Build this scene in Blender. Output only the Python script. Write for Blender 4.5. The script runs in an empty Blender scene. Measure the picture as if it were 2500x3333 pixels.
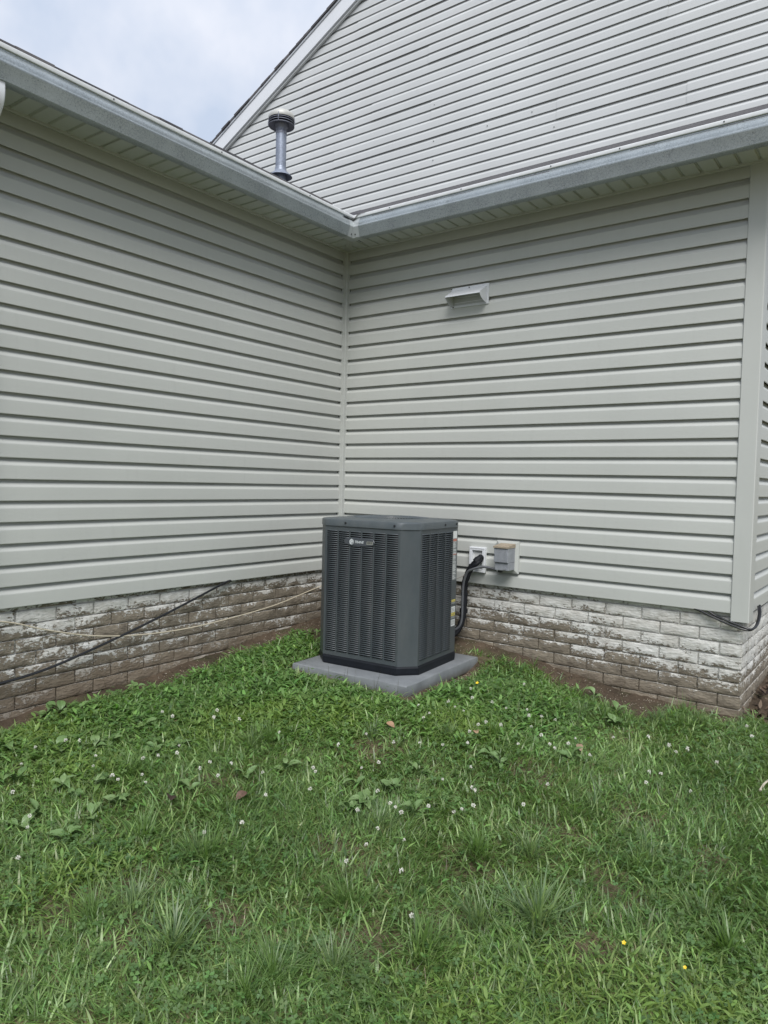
import bpy, math, random
import numpy as np
from mathutils import Vector, Matrix
random.seed(7)
RNG = np.random.default_rng(11)
R = math.radians
C = bpy.context.scene.collection
SC = bpy.context.scene

# ------------------------------------------------------------------ camera
cam_d = bpy.data.cameras.new('camera'); cam = bpy.data.objects.new('camera', cam_d); C.objects.link(cam)
cam_d.sensor_fit = 'VERTICAL'; cam_d.sensor_height = 36.0; cam_d.lens = 36.0 * 2347.0 / 3333.0
cam_d.clip_start = 0.05; cam_d.clip_end = 500
def cam_axes(yaw, pitch, roll):
    f = Vector((math.sin(yaw)*math.cos(pitch), math.cos(yaw)*math.cos(pitch), math.sin(pitch)))
    r = Vector((math.cos(yaw), -math.sin(yaw), 0)); u = r.cross(f)
    c, s = math.cos(roll), math.sin(roll)
    return c*r + s*u, -s*r + c*u, f
cr, cu, cf = cam_axes(-0.6394, -0.0412, 0.0248)
M = Matrix((cr, cu, -cf)).transposed().to_4x4(); M.translation = Vector((3.4333, -4.0847, 0.6376))
cam.matrix_world = M
SC.camera = cam

# ------------------------------------------------------------------ sky, sun, exposure
SC.view_settings.view_transform = 'Standard'; SC.view_settings.look = 'None'
SC.view_settings.exposure = 1.17; SC.view_settings.gamma = 1.0; SC.view_settings.use_curve_mapping = False
SUN_EL, SUN_AZ = R(50), R(141)          # azimuth measured clockwise from +Y
W = bpy.data.worlds.new('World'); SC.world = W; W.use_nodes = True
wt = W.node_tree; wt.nodes.clear()
wo = wt.nodes.new('ShaderNodeOutputWorld'); wb = wt.nodes.new('ShaderNodeBackground'); wb.inputs['Strength'].default_value = 0.1
sky = wt.nodes.new('ShaderNodeTexSky'); sky.sky_type = 'NISHITA'; sky.sun_disc = False
sky.sun_elevation = SUN_EL; sky.sun_rotation = SUN_AZ
tc = wt.nodes.new('ShaderNodeTexCoord')
def wnoise(scale, det, rough):
    n = wt.nodes.new('ShaderNodeTexNoise'); n.inputs['Scale'].default_value = scale
    n.inputs['Detail'].default_value = det; n.inputs['Roughness'].default_value = rough
    wt.links.new(tc.outputs['Generated'], n.inputs['Vector']); return n
n1 = wnoise(4.2, 5.0, 0.55)
ramp = wt.nodes.new('ShaderNodeValToRGB')
ramp.color_ramp.elements[0].position = 0.38; ramp.color_ramp.elements[0].color = (2.72, 3.07, 3.68, 1)
ramp.color_ramp.elements[1].position = 0.62; ramp.color_ramp.elements[1].color = (3.90, 4.00, 4.32, 1)
wt.links.new(n1.outputs['Fac'], ramp.inputs['Fac'])
mix = wt.nodes.new('ShaderNodeMix'); mix.data_type = 'RGBA'; mix.inputs['Factor'].default_value = 0.88
wt.links.new(sky.outputs['Color'], mix.inputs[6]); wt.links.new(ramp.outputs['Color'], mix.inputs[7])
sp_ = wt.nodes.new('ShaderNodeSeparateXYZ'); wt.links.new(tc.outputs['Generated'], sp_.inputs[0])
gr = wt.nodes.new('ShaderNodeMapRange'); gr.inputs[1].default_value = 0.0; gr.inputs[2].default_value = 1.0; gr.inputs[3].default_value = 0.82; gr.inputs[4].default_value = 1.30
wt.links.new(sp_.outputs[2], gr.inputs[0])      # an overcast sky is a little brighter overhead
vm = wt.nodes.new('ShaderNodeVectorMath'); vm.operation = 'SCALE'; wt.links.new(mix.outputs[2], vm.inputs[0]); wt.links.new(gr.outputs[0], vm.inputs['Scale'])
wt.links.new(vm.outputs[0], wb.inputs['Color']); wt.links.new(wb.outputs['Background'], wo.inputs['Surface'])

sd = bpy.data.lights.new('sun', 'SUN'); sd.energy = 1.5; sd.angle = R(32); sd.color = (1.0, 0.975, 0.94)
sun = bpy.data.objects.new('sun', sd); C.objects.link(sun)
sdir = Vector((math.sin(SUN_AZ)*math.cos(SUN_EL), math.cos(SUN_AZ)*math.cos(SUN_EL), math.sin(SUN_EL)))
sun.rotation_euler = sdir.to_track_quat('Z', 'Y').to_euler(); sun.location = (6, -8, 9)

# ------------------------------------------------------------------ helpers
class NT:
    """small wrapper that builds a node material"""
    def __init__(s, name, rough=0.5, metal=0.0, spec=0.5):
        s.m = bpy.data.materials.new(name); s.m.use_nodes = True; s.t = s.m.node_tree
        s.b = s.t.nodes['Principled BSDF']; s.out = s.t.nodes['Material Output']
        s.b.inputs['Roughness'].default_value = rough; s.b.inputs['Metallic'].default_value = metal
        s.b.inputs['Specular IOR Level'].default_value = spec
        s._pos = None
    def n(s, typ, **kw):
        x = s.t.nodes.new(typ)
        for k, v in kw.items(): setattr(x, k, v)
        return x
    def l(s, a, b): s.t.links.new(a, b)
    def setin(s, sock, v):
        if hasattr(v, 'is_linked') or isinstance(v, bpy.types.NodeSocket): s.l(v, sock)
        elif isinstance(v, (tuple, list)) and len(v) == 3 and sock.type == 'RGBA': sock.default_value = (*v, 1)
        else: sock.default_value = v
    def pos(s, scale=(1, 1, 1), obj=False):
        g = s.n('ShaderNodeTexCoord').outputs['Object'] if obj else s.n('ShaderNodeNewGeometry').outputs['Position']
        m = s.n('ShaderNodeVectorMath', operation='MULTIPLY'); s.l(g, m.inputs[0]); m.inputs[1].default_value = scale
        return m.outputs[0]
    def noise(s, vec, scale, det=4, rough=0.55, dist=0.0):
        x = s.n('ShaderNodeTexNoise'); s.l(vec, x.inputs['Vector']); x.inputs['Scale'].default_value = scale
        x.inputs['Detail'].default_value = det; x.inputs['Roughness'].default_value = rough; x.inputs['Distortion'].default_value = dist
        return x.outputs['Fac']
    def math(s, op, a, b=0.0, clamp=False):
        x = s.n('ShaderNodeMath', operation=op); x.use_clamp = clamp
        s.setin(x.inputs[0], a); s.setin(x.inputs[1], b); return x.outputs[0]
    def step(s, v, lo, hi):
        x = s.n('ShaderNodeMapRange'); x.clamp = True; s.setin(x.inputs[0], v)
        x.inputs[1].default_value = lo; x.inputs[2].default_value = hi; return x.outputs[0]
    def mix(s, f, a, b):
        x = s.n('ShaderNodeMix', data_type='RGBA'); s.setin(x.inputs[0], f); s.setin(x.inputs[6], a); s.setin(x.inputs[7], b)
        return x.outputs[2]
    def bump(s, h, strength=0.3, dist=0.01):
        x = s.n('ShaderNodeBump'); x.inputs['Strength'].default_value = strength; x.inputs['Distance'].default_value = dist
        s.l(h, x.inputs['Height']); s.l(x.outputs[0], s.b.inputs['Normal'])
    def col(s, c): s.setin(s.b.inputs['Base Color'], c)
    def z(s):
        g = s.n('ShaderNodeNewGeometry'); x = s.n('ShaderNodeSeparateXYZ'); s.l(g.outputs['Position'], x.inputs[0]); return x.outputs

H0 = Vector((0, 0, 0))
def origin_of(o):
    v = Vector((0, 0, 0))
    while o is not None:
        v += o.location; o = o.parent
    return v
def link(o, parent=None):
    C.objects.link(o)
    if parent is not None: o.parent = parent
    return o
def tag(o, label=None, cat=None, group=None, kind=None):
    for k, v in (('label', label), ('category', cat), ('group', group), ('kind', kind)):
        if v: o[k] = v
    return o
def thing(name, loc, label, cat, group=None, rz=0.0):
    o = bpy.data.objects.new(name, None); o.empty_display_size = 0.1; C.objects.link(o)
    o.location = loc; o.rotation_euler = (0, 0, rz)
    return tag(o, label, cat, group)

class MB:
    """collects geometry (world coordinates unless the parent is rotated) into one mesh"""
    def __init__(s): s.v = []; s.f = []; s.mi = []
    def add(s, vs, fs, mi=0):
        b = len(s.v); s.v += [tuple(v) for v in vs]
        for f in fs: s.f.append(tuple(b+i for i in f)); s.mi.append(mi)
        return s
    def box(s, x0, x1, y0, y1, z0, z1, mi=0):
        vs = [(x, y, z) for z in (z0, z1) for y in (y0, y1) for x in (x0, x1)]
        return s.add(vs, [(0, 2, 3, 1), (4, 5, 7, 6), (0, 1, 5, 4), (2, 6, 7, 3), (0, 4, 6, 2), (1, 3, 7, 5)], mi)
    def bbox(s, x0, x1, y0, y1, z0, z1, b=0.003, mi=0):
        """box with chamfered edges"""
        vs = []; idx = {}
        for sx, X in ((0, x0), (1, x1)):
            for sy, Y in ((0, y0), (1, y1)):
                for sz, Z in ((0, z0), (1, z1)):
                    dx, dy, dz = b*(1-2*sx), b*(1-2*sy), b*(1-2*sz)
                    for a, p in (('x', (X, Y+dy, Z+dz)), ('y', (X+dx, Y, Z+dz)), ('z', (X+dx, Y+dy, Z))):
                        idx[(sx, sy, sz, a)] = len(vs); vs.append(p)
        fs = []
        g = lambda sx, sy, sz, a: idx[(sx, sy, sz, a)]
        for q in (0, 1):
            fs.append([g(q, 0, 0, 'x'), g(q, 1, 0, 'x'), g(q, 1, 1, 'x'), g(q, 0, 1, 'x')])
            fs.append([g(0, q, 0, 'y'), g(1, q, 0, 'y'), g(1, q, 1, 'y'), g(0, q, 1, 'y')])
            fs.append([g(0, 0, q, 'z'), g(1, 0, q, 'z'), g(1, 1, q, 'z'), g(0, 1, q, 'z')])
        for p in (0, 1):
            for q in (0, 1):
                fs.append([g(p, q, 0, 'x'), g(p, q, 1, 'x'), g(p, q, 1, 'y'), g(p, q, 0, 'y')])
                fs.append([g(p, 0, q, 'x'), g(p, 1, q, 'x'), g(p, 1, q, 'z'), g(p, 0, q, 'z')])
                fs.append([g(0, p, q, 'y'), g(1, p, q, 'y'), g(1, p, q, 'z'), g(0, p, q, 'z')])
                for r in (0, 1): fs.append([g(p, q, r, 'x'), g(p, q, r, 'y'), g(p, q, r, 'z')])
        return s.add(vs, fs, mi)
    def sweep(s, prof, path_fn, ts, close=False, mi=0):
        """prof: list of (o, z); path_fn(t, o, z) -> xyz"""
        n = len(prof); vs = [path_fn(t, o, z) for t in ts for (o, z) in prof]; fs = []
        for i in range(len(ts)-1):
            for j in range(n if close else n-1):
                k = (j+1) % n; fs.append((i*n+j, i*n+k, (i+1)*n+k, (i+1)*n+j))
        return s.add(vs, fs, mi)
    def tube(s, pts, r, seg=10, mi=0, caps=True, flat=1.0):
        P = [Vector(p) for p in pts]; n = len(P); rad = r if isinstance(r, (list, tuple)) else [r]*n
        up = Vector((0.13, 0.21, 0.97)); vs = []; fs = []; prev = None
        for i, p in enumerate(P):
            t = (P[min(i+1, n-1)] - P[max(i-1, 0)]).normalized()
            if prev is None:
                a = t.cross(up); a = a.normalized() if a.length > 0.05 else Vector((1, 0, 0))
            else: a = (prev - t*prev.dot(t)).normalized()
            prev = a; b = t.cross(a)
            for k in range(seg):
                an = 2*math.pi*k/seg; vs.append(p + (a*math.cos(an) + b*math.sin(an)*flat)*rad[i])
        for i in range(n-1):
            for k in range(seg):
                q = (k+1) % seg; fs.append((i*seg+k, i*seg+q, (i+1)*seg+q, (i+1)*seg+k))
        if caps: fs.append(tuple(range(seg))[::-1]); fs.append(tuple((n-1)*seg+k for k in range(seg)))
        return s.add(vs, fs, mi)
    def lathe(s, c, prof, seg=32, mi=0):
        vs = []; fs = []
        for (r, z) in prof:
            for k in range(seg):
                a = 2*math.pi*k/seg; vs.append((c[0]+r*math.cos(a), c[1]+r*math.sin(a), c[2]+z))
        for i in range(len(prof)-1):
            for k in range(seg):
                q = (k+1) % seg; fs.append((i*seg+k, i*seg+q, (i+1)*seg+q, (i+1)*seg+k))
        return s.add(vs, fs, mi)
    def mesh(s, name, mats, smooth=False, off=None, angle=None):
        me = bpy.data.meshes.new(name)
        vs = s.v if off is None else [(v[0]-off[0], v[1]-off[1], v[2]-off[2]) for v in s.v]
        me.from_pydata(vs, [], s.f)
        for m in (mats if isinstance(mats, (list, tuple)) else [mats]): me.materials.append(m)
        if any(s.mi): me.polygons.foreach_set('material_index', s.mi)
        if smooth: me.polygons.foreach_set('use_smooth', [True]*len(me.polygons))
        me.update()
        if smooth and angle: me.set_sharp_from_angle(angle=R(angle))
        return me
    def build(s, name, mats, parent=None, smooth=False, angle=35, local=False, loc=None, fix=False):
        off = None
        if not local: off = origin_of(parent) if parent is not None else None
        if loc is not None and not local: off = (off or Vector((0, 0, 0))) + (Vector(loc) - (off or Vector((0, 0, 0))))
        me = s.mesh(name, mats, smooth, off, angle)
        if fix:
            import bmesh
            bm = bmesh.new(); bm.from_mesh(me); bmesh.ops.recalc_face_normals(bm, faces=bm.faces); bm.to_mesh(me); bm.free()
        o = bpy.data.objects.new(name, me)
        if loc is not None:
            o.location = Vector(loc) - (origin_of(parent) if (parent is not None and not local) else Vector((0, 0, 0)))
        return link(o, parent)

def catmull(pts, n=8):
    P = [Vector(p) for p in pts]; out = []
    for i in range(len(P)-1):
        p0, p1, p2, p3 = P[max(i-1, 0)], P[i], P[i+1], P[min(i+2, len(P)-1)]
        for k in range(n):
            t = k/n
            out.append(0.5*((2*p1) + (p2-p0)*t + (2*p0-5*p1+4*p2-p3)*t*t + (3*p1-p0-3*p2+p3)*t**3))
    out.append(P[-1]); return out

# ------------------------------------------------------------------ materials
def mat_siding(name, base, grain=0.25):
    m = NT(name, 0.42, 0, 0.35)
    a = m.noise(m.pos((1, 1, 1)), 1.3, 3); b = m.noise(m.pos((6, 6, 60)), 4, 5, 0.6)
    c = m.mix(m.step(a, 0.3, 0.75), tuple(x*0.95 for x in base), tuple(min(1, x*1.04) for x in base))
    sp = m.noise(m.pos(), 55, 2, 0.6)
    c = m.mix(m.math('MULTIPLY', m.step(sp, 0.70, 0.80), 0.18), c, (0.25, 0.25, 0.23))
    dr = m.noise(m.pos((9, 9, 0.7)), 3, 4, 0.6)
    c = m.mix(m.math('MULTIPLY', m.step(dr, 0.56, 0.8), 0.16), c, tuple(x*0.72 for x in base))
    m.col(c); m.bump(b, grain, 0.0012)
    m.setin(m.b.inputs['Roughness'], m.math('ADD', m.math('MULTIPLY', a, 0.2), 0.34))
    return m.m
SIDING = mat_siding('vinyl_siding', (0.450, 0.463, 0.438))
GABLE = mat_siding('gable_siding_skylit', (0.545, 0.562, 0.560), 0.15)  # same vinyl colour as the walls, painted paler to stand in for open skylight
TRIM = mat_siding('vinyl_trim', (0.447, 0.460, 0.437), 0.05)
def mat_plain(name, base, rough=0.5, metal=0.0, var=0.12, scale=6, bump=0.0, spec=0.5):
    m = NT(name, rough, metal, spec)
    a = m.noise(m.pos(), scale, 5, 0.6); b = m.noise(m.pos(), scale*9, 3, 0.6)
    f = m.math('ADD', m.math('MULTIPLY', a, 0.7), m.math('MULTIPLY', b, 0.3))
    m.col(m.mix(m.step(f, 0.3, 0.7), tuple(x*(1-var) for x in base), tuple(min(1, x*(1+var)) for x in base)))
    if bump: m.bump(b, bump, 0.002)
    return m.m
WHITE = mat_plain('white_paint', (0.68, 0.70, 0.73), 0.4, 0, 0.03, 4)
DULLWHITE = mat_plain('off_white_plastic', (0.66, 0.67, 0.66), 0.4, 0, 0.05, 20)
BLACK = mat_plain('black_rubber', (0.009, 0.010, 0.013), 0.6, 0, 0.3, 30, 0, 0.25)
CABLE = mat_plain('cable_black', (0.014, 0.015, 0.018), 0.4, 0, 0.2, 30)
CONDUIT = mat_plain('grey_conduit', (0.10, 0.105, 0.115), 0.4, 0, 0.15, 40)
CREAM = mat_plain('cream_cord', (0.48, 0.43, 0.33), 0.6, 0, 0.12, 20)
BOXGREY = mat_plain('weathered_grey_metal', (0.27, 0.285, 0.31), 0.55, 0.2, 0.22, 25, 0.2)
BOXLID = mat_plain('rust_tan_lid', (0.30, 0.25, 0.185), 0.7, 0, 0.25, 30, 0.2)
DARK = mat_plain('dark_interior', (0.006, 0.007, 0.009), 0.8)
SOFFIT_DARK = mat_plain('soffit_gap', (0.02, 0.022, 0.02), 0.9)
ACGREY = mat_plain('unit_grey_paint', (0.053, 0.064, 0.071), 0.42, 0, 0.07, 7, 0.0, 0.45)
def dusty(m0, amt):
    t = m0.node_tree; b = t.nodes['Principled BSDF']; src = b.inputs['Base Color'].links[0].from_socket
    g = t.nodes.new('ShaderNodeNewGeometry'); n = t.nodes.new('ShaderNodeTexNoise'); n.inputs['Scale'].default_value = 3.5; n.inputs['Detail'].default_value = 6; n.inputs['Roughness'].default_value = 0.65
    mp = t.nodes.new('ShaderNodeVectorMath'); mp.operation = 'MULTIPLY'; mp.inputs[1].default_value = (2.2, 2.2, 0.7); t.links.new(g.outputs['Position'], mp.inputs[0]); t.links.new(mp.outputs[0], n.inputs['Vector'])
    r = t.nodes.new('ShaderNodeMapRange'); r.inputs[1].default_value = 0.42; r.inputs[2].default_value = 0.75; r.inputs[4].default_value = amt; t.links.new(n.outputs['Fac'], r.inputs[0])
    x = t.nodes.new('ShaderNodeMix'); x.data_type = 'RGBA'; t.links.new(r.outputs[0], x.inputs[0]); t.links.new(src, x.inputs[6]); x.inputs[7].default_value = (0.20, 0.20, 0.185, 1)
    t.links.new(x.outputs[2], b.inputs['Base Color'])
dusty(ACGREY, 0.16)
ACTRIM = mat_plain('unit_lid_paint', (0.069, 0.083, 0.092), 0.42, 0, 0.08, 9, 0.0, 0.45)
dusty(ACTRIM, 0.25)
ACBASE = mat_plain('unit_black_base', (0.007, 0.009, 0.013), 0.5, 0, 0.3, 15, 0, 0.3)
BADGE = mat_plain('badge_grey', (0.055, 0.062, 0.072), 0.35)
SILVER = mat_plain('badge_silver', (0.62, 0.66, 0.68), 0.3, 0.3)
SCREW = mat_plain('screw_dark', (0.03, 0.032, 0.035), 0.4, 0.5)
def mat_pad():
    m = NT('pad_grey', 0.6)
    a = m.noise(m.pos(), 5, 6, 0.65); b = m.noise(m.pos((1, 1, 1)), 70, 3, 0.6)
    c = m.mix(m.step(a, 0.3, 0.72), (0.135, 0.147, 0.158), (0.215, 0.228, 0.240))
    c = m.mix(m.math('MULTIPLY', m.step(b, 0.58, 0.72), 0.35), c, (0.14, 0.14, 0.14))
    zz = m.z()[2]; d = m.math('MULTIPLY', m.step(m.math('ADD', zz, m.math('MULTIPLY', a, 0.05)), -0.43, -0.465), 0.6)
    c = m.mix(d, c, (0.12, 0.105, 0.085))
    m.col(c); m.bump(b, 0.25, 0.003); return m.m
PAD = mat_pad()
def mat_galv(name, base, metal=0.6, rough=0.42):
    m = NT(name, rough, metal)
    a = m.noise(m.pos((1, 1, 0.35)), 14, 5, 0.7); v = m.n('ShaderNodeTexVoronoi'); v.inputs['Scale'].default_value = 90; m.l(m.pos(), v.inputs['Vector'])
    f = m.math('ADD', m.math('MULTIPLY', a, 0.75), m.math('MULTIPLY', v.outputs['Distance'], 0.4))
    m.col(m.mix(m.step(f, 0.25, 0.75), tuple(x*0.7 for x in base), tuple(min(1, x*1.25) for x in base)))
    m.setin(m.b.inputs['Roughness'], m.math('ADD', m.math('MULTIPLY', a, 0.3), rough-0.15)); return m.m
GALV = mat_galv('galvanised_pipe', (0.23, 0.26, 0.32), 0.35, 0.45)
CAPM = mat_galv('vent_cap_metal', (0.20, 0.21, 0.25), 0.4, 0.45)
CAPTOP = mat_plain('vent_cap_top', (0.46, 0.46, 0.43), 0.45, 0.1, 0.12, 14)
def mat_gutter():
    m = NT('crackled_gutter_paint', 0.34, 0.5)
    a = m.noise(m.pos(), 8, 4, 0.6); dv = m.n('ShaderNodeVectorMath', operation='ADD')
    nz = m.n('ShaderNodeTexNoise'); nz.inputs['Scale'].default_value = 40; m.l(m.pos(), nz.inputs['Vector'])
    sc = m.n('ShaderNodeVectorMath', operation='SCALE'); sc.inputs['Scale'].default_value = 0.012; m.l(nz.outputs['Color'], sc.inputs[0])
    m.l(m.pos(), dv.inputs[0]); m.l(sc.outputs[0], dv.inputs[1])
    v = m.n('ShaderNodeTexVoronoi', feature='DISTANCE_TO_EDGE'); v.inputs['Scale'].default_value = 62; m.l(dv.outputs[0], v.inputs['Vector'])
    crack = m.math('SUBTRACT', 1.0, m.step(v.outputs['Distance'], 0.01, 0.07))
    gate = m.step(m.noise(m.pos(), 5, 3), 0.34, 0.56)
    crack = m.math('MULTIPLY', crack, gate)
    fine = m.noise(m.pos(), 160, 2, 0.7)
    c = m.mix(m.step(a, 0.3, 0.7), (0.28, 0.315, 0.33), (0.36, 0.40, 0.415))
    c = m.mix(m.math('MULTIPLY', m.step(fine, 0.4, 0.75), 0.3), c, (0.56, 0.59, 0.60))
    c = m.mix(m.math('MULTIPLY', crack, 0.55), c, (0.16, 0.175, 0.18))
    m.col(c); m.bump(m.math('ADD', fine, m.math('MULTIPLY', crack, -1.2)), 0.2, 0.001)
    m.setin(m.b.inputs['Roughness'], m.math('ADD', m.math('MULTIPLY', fine, 0.16), 0.22)); return m.m
GUTTER = mat_gutter()
GUTLIP = mat_plain('gutter_lip_white', (0.74, 0.76, 0.78), 0.35, 0, 0.08, 30)
def mat_soffit():
    m = NT('perforated_soffit', 0.5)
    v = m.n('ShaderNodeTexVoronoi'); v.inputs['Scale'].default_value = 150; v.inputs['Randomness'].default_value = 0.15; m.l(m.pos(), v.inputs['Vector'])
    hole = m.math('SUBTRACT', 1.0, m.step(v.outputs['Distance'], 0.24, 0.34))
    m.col(m.mix(m.math('MULTIPLY', hole, 0.75), (0.46, 0.485, 0.465), (0.05, 0.055, 0.05))); return m.m
SOFFIT = mat_soffit()
def mat_shingle():
    m = NT('asphalt_shingle', 0.9, 0, 0.2)
    a = m.noise(m.pos(), 9, 4, 0.6); g = m.noise(m.pos(), 420, 2, 0.8)
    r = m.n('ShaderNodeObjectInfo').outputs['Random']
    c = m.mix(m.step(m.math('ADD', m.math('MULTIPLY', a, 0.6), m.math('MULTIPLY', r, 0.4)), 0.3, 0.7), (0.055, 0.055, 0.062), (0.12, 0.115, 0.12))
    c = m.mix(m.math('MULTIPLY', m.step(g, 0.5, 0.75), 0.5), c, (0.24, 0.23, 0.23))
    m.col(c); m.bump(g, 0.6, 0.003); return m.m
SHINGLE = mat_shingle()
def mat_roofplane():
    m = NT('roof_field', 0.92, 0, 0.2)
    b = m.n('ShaderNodeTexBrick'); b.inputs['Scale'].default_value = 3.0; m.l(m.pos(), b.inputs['Vector'])
    b.inputs['Color1'].default_value = (0.06, 0.06, 0.066, 1); b.inputs['Color2'].default_value = (0.105, 0.10, 0.105, 1); b.inputs['Mortar'].default_value = (0.03, 0.03, 0.03, 1)
    g = m.noise(m.pos(), 300, 2, 0.8)
    m.col(m.mix(m.math('MULTIPLY', g, 0.4), b.outputs['Color'], (0.15, 0.15, 0.15))); m.bump(g, 0.5, 0.003); return m.m
ROOF = mat_roofplane()
def mat_brick(name, mortar=False):
    m = NT(name, 0.85, 0, 0.25)
    x, y, z = m.z()
    p = m.pos(); P2 = m.pos((1, 1, 1.7))
    big = m.noise(p, 2.3, 3, 0.55); mid = m.noise(P2, 15, 5, 0.6, 0.5); fine = m.noise(m.pos((1, 1, 1.6)), 60, 4, 0.62); speck = m.noise(p, 210, 3, 0.7)
    # old masonry under the paint
    sub = m.mix(m.step(mid, 0.3, 0.72), (0.115, 0.098, 0.076), (0.275, 0.236, 0.182))
    sub = m.mix(m.math('MULTIPLY', m.step(speck, 0.55, 0.72), 0.5), sub, (0.30, 0.285, 0.25))
    sub = m.mix(m.math('MULTIPLY', m.step(fine, 0.56, 0.7), 0.5), sub, (0.080, 0.068, 0.055))
    # how much white paint is left: more towards the outer end and up the wall, less low down and in the corner
    on_left = m.math('LESS_THAN', x, 0.03)
    hz = m.step(z, -0.50, -0.12)
    bias_r = m.math('ADD', m.math('ADD', m.math('MULTIPLY', hz, 0.25), m.math('MULTIPLY', m.step(x, 0.8, 2.6), 0.11)), -0.225)
    bias_l = m.math('ADD', m.math('MULTIPLY', m.step(z, -0.17, -0.06), 0.09), -0.052)
    bias = m.math('ADD', m.math('MULTIPLY', bias_r, m.math('SUBTRACT', 1.0, on_left)), m.math('MULTIPLY', bias_l, on_left))
    rnd = m.n('ShaderNodeObjectInfo').outputs['Random']
    s = m.math('ADD', m.math('MULTIPLY', big, 0.30), m.math('MULTIPLY', mid, 0.32))
    s = m.math('ADD', s, m.math('MULTIPLY', fine, 0.43)); s = m.math('ADD', s, bias)
    s = m.math('ADD', s, m.math('MULTIPLY', m.math('SUBTRACT', rnd, 0.5), 0.07))
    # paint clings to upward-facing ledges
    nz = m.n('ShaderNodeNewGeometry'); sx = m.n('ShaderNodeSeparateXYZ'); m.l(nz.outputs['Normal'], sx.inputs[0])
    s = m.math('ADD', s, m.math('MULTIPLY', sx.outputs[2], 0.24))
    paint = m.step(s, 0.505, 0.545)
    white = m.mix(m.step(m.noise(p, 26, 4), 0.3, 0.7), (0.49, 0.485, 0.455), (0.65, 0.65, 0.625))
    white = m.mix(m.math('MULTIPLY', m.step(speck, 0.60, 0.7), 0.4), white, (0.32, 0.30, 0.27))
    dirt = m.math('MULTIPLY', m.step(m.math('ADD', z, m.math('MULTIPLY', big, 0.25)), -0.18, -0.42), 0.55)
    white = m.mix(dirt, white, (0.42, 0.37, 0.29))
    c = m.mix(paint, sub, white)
    soil = m.math('MULTIPLY', m.step(m.math('ADD', z, m.math('ADD', m.math('MULTIPLY', m.step(x, 0.0, 2.75), 0.17), m.math('MULTIPLY', mid, 0.12))), -0.24, -0.36), 0.6)
    c = m.mix(soil, c, (0.16, 0.120, 0.082))
    wash = m.noise(m.pos((1, 1, 0.8)), 7, 5, 0.65)
    c = m.mix(m.math('MULTIPLY', m.step(wash, 0.40, 0.70), 0.34), c, (0.31, 0.27, 0.21))
    m.col(c)
    h = m.math('ADD', m.math('MULTIPLY', fine, 0.6), m.math('MULTIPLY', paint, 0.35)); h = m.math('ADD', h, m.math('MULTIPLY', m.noise(m.pos((1, 1, 3)), 30, 4), 0.9))
    m.bump(h, 0.8, 0.009); return m.m
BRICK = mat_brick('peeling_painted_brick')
def mat_soil():
    m = NT('soil', 0.95, 0, 0.15); th = m.n('ShaderNodeAttribute', attribute_name='thatch').outputs['Fac']
    p = m.pos(); a = m.noise(p, 3.5, 5, 0.6); b = m.noise(p, 38, 5, 0.7); g = m.noise(p, 190, 3, 0.7)
    c = m.mix(m.step(a, 0.35, 0.7), (0.058, 0.044, 0.031), (0.135, 0.100, 0.070))
    c = m.mix(m.math('MULTIPLY', m.step(b, 0.45, 0.7), 0.6), c, (0.035, 0.026, 0.018))
    c = m.mix(m.math('MULTIPLY', m.step(g, 0.60, 0.72), 0.55), c, (0.25, 0.20, 0.145))
    moss = m.noise(p, 6, 4, 0.6)
    c = m.mix(m.math('MULTIPLY', m.step(moss, 0.52, 0.66), 0.5), c, (0.045, 0.06, 0.022))
    fib = m.noise(m.pos((1, 1, 1)), 120, 3, 0.7)
    c = m.mix(m.math('MULTIPLY', th, 0.85), c, m.mix(m.step(fib, 0.35, 0.68), (0.10, 0.105, 0.045), (0.26, 0.23, 0.13)))
    m.col(c); m.bump(m.math('ADD', b, m.math('MULTIPLY', g, 0.5)), 0.9, 0.012); return m.m
SOIL = mat_soil()
def mat_leaf(name, rough=0.5, trans=0.45, spec=0.35):
    m = NT(name, rough, 0, spec)
    at = m.n('ShaderNodeAttribute', attribute_name='col')
    v = m.noise(m.pos(), 90, 2); c = m.mix(m.math('MULTIPLY', v, 0.35), at.outputs['Color'], m.mix(1.0, (0, 0, 0), at.outputs['Color']))
    m.col(at.outputs['Color'])
    tr = m.n('ShaderNodeBsdfTranslucent'); mx = m.n('ShaderNodeMixShader'); mx.inputs[0].default_value = trans
    br = m.n('ShaderNodeMix', data_type='RGBA', blend_type='MULTIPLY'); br.inputs[0].default_value = 1.0
    m.l(at.outputs['Color'], br.inputs[6]); br.inputs[7].default_value = (1.25, 1.3, 0.7, 1)
    m.l(br.outputs[2], tr.inputs['Color']); m.l(m.b.outputs[0], mx.inputs[1]); m.l(tr.outputs[0], mx.inputs[2]); m.l(mx.outputs[0], m.out.inputs['Surface'])
    return m.m
LEAF = mat_leaf('grass_blades', 0.36, 0.45, 0.6)

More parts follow.
